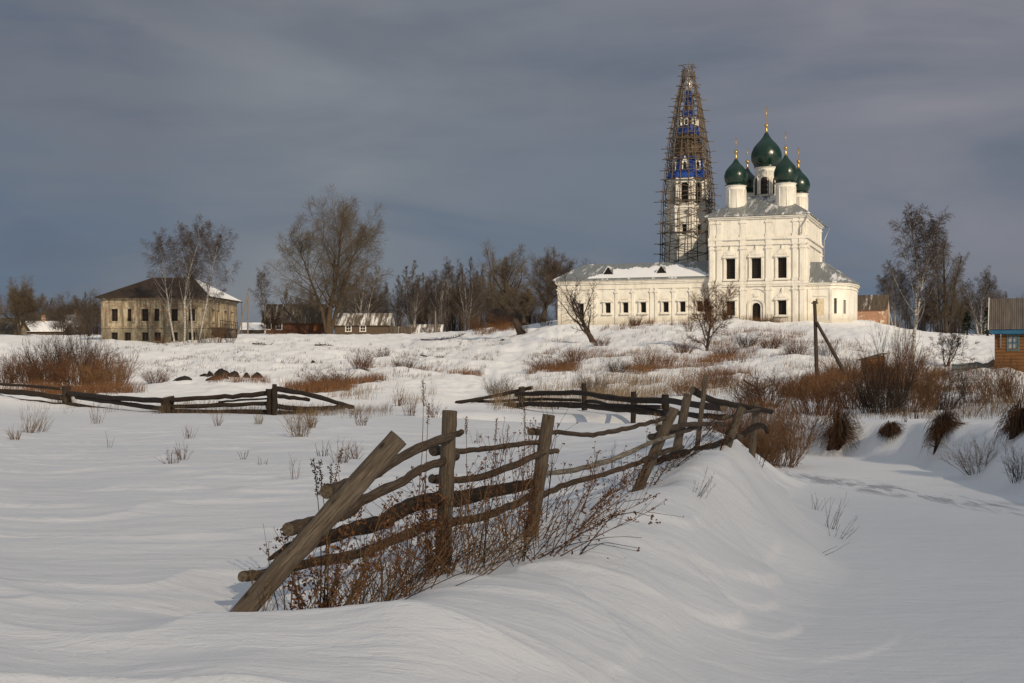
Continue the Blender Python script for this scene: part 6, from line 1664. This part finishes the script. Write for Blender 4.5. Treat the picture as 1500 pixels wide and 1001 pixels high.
# ------------------------------------------------------------------ sun, sky, camera
L = bpy.data.lights.new('sun', 'SUN'); L.energy = 3.6; L.angle = math.radians(.5); L.color = (1.0, .82, .60)
so = bpy.data.objects.new('sun', L); COL.objects.link(so); so.rotation_euler = (-SUN).to_track_quat('-Z', 'Y').to_euler(); so.location = SUN * 50
wd = bpy.data.worlds.new('World'); S.world = wd; wd.use_nodes = True
nt = wd.node_tree; nt.nodes.clear()
out = nt.nodes.new('ShaderNodeOutputWorld')
sky = nt.nodes.new('ShaderNodeTexSky'); sky.sky_type = 'NISHITA'; sky.sun_disc = False
sky.sun_elevation = EL; sky.sun_rotation = math.pi - AZ
bg1 = nt.nodes.new('ShaderNodeBackground'); bg1.inputs[1].default_value = .06
nt.links.new(sky.outputs[0], bg1.inputs[0])
tc = nt.nodes.new('ShaderNodeTexCoord'); sep = nt.nodes.new('ShaderNodeSeparateXYZ'); nt.links.new(tc.outputs['Generated'], sep.inputs[0])
z = sep.outputs[2]; y = sep.outputs[1]
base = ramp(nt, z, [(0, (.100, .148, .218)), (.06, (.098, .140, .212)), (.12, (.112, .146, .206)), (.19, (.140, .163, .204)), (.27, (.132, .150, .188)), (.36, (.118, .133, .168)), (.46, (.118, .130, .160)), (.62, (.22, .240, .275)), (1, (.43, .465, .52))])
# slanting bands of thin cloud
def wn(scale, rot, sc, det, dist, seed=(0, 0, 0)):
    mp = nt.nodes.new('ShaderNodeMapping'); mp.inputs['Scale'].default_value = scale; mp.inputs['Rotation'].default_value = rot; mp.inputs['Location'].default_value = seed
    nt.links.new(tc.outputs['Generated'], mp.inputs[0]); return noise(nt, mp.outputs[0], sc, det, .5, dist)
n1 = wn((1.0, 1, 2.6), (0, math.radians(-14), 0), 2.6, 5, .5, (.9, 0, .55))
n3 = wn((1.0, 1, 4.5), (0, math.radians(-9), 0), 3.4, 6, .5, (4.3, 0, 1.9))
n2 = wn((1.3, 1, 5.2), (0, math.radians(-6), 0), 4.2, 4, .3, (1.7, 0, .4))
light = mix(nt, ramp(nt, n1, [(.45, 0), (.72, .7)]), base, (.190, .195, .215))
blue = mix(nt, ramp(nt, n2, [(.46, 0), (.70, .8)]), light, (.100, .124, .176))
blue = mix(nt, ramp(nt, n3, [(.50, 0), (.74, .6)]), blue, (.185, .185, .205))
def glow(c, direction, lo, col, amt):      # a broad paler bank of cloud round one direction
    d = Vector(direction).normalized(); vm = nt.nodes.new('ShaderNodeVectorMath'); vm.operation = 'DOT_PRODUCT'
    nt.links.new(tc.outputs['Generated'], vm.inputs[0]); vm.inputs[1].default_value = d
    f = math_(nt, 'MULTIPLY', ramp(nt, math_(nt, 'ADD', vm.outputs['Value'], math_(nt, 'MULTIPLY', math_(nt, 'SUBTRACT', n1, .5), .05)), [(lo, 0), (1, amt)]), ramp(nt, n3, [(.36, .15), (.62, 1)]))
    return mix(nt, f, c, col)
blue = glow(blue, (-.03, 1, .145), .978, (.225, .240, .265), 1.0)
blue = glow(blue, (.265, 1, .225), .972, (.26, .252, .285), 1.0)
blue = glow(blue, (.1, 1, .03), .972, (.105, .142, .205), .7)
fr = ramp(nt, z, [(.40, 0), (.60, 1)])
c = mix(nt, fr, blue, base)
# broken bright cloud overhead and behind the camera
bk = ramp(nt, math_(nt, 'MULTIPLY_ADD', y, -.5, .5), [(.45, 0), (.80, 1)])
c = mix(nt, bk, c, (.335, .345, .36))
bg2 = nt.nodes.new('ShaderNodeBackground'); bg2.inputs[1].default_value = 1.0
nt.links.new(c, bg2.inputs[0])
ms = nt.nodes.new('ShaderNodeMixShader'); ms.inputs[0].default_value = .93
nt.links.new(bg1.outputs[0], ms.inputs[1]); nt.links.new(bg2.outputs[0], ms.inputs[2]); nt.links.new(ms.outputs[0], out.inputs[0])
cam = bpy.data.cameras.new('camera'); co = bpy.data.objects.new('camera', cam); COL.objects.link(co)
co.location = (0, 0, 0); co.rotation_euler = (math.radians(90), 0, 0)
cam.lens = 48; cam.sensor_width = 36; cam.shift_y = (HZ - 500.5) / 1500; cam.clip_start = .1; cam.clip_end = 12000
S.camera = co
S.view_settings.view_transform = 'Standard'; S.view_settings.look = 'None'; S.view_settings.exposure = 0; S.view_settings.gamma = 1
S.render.film_transparent = False
S.cycles.max_bounces = 6; S.cycles.volume_bounces = 1; S.cycles.transparent_max_bounces = 8
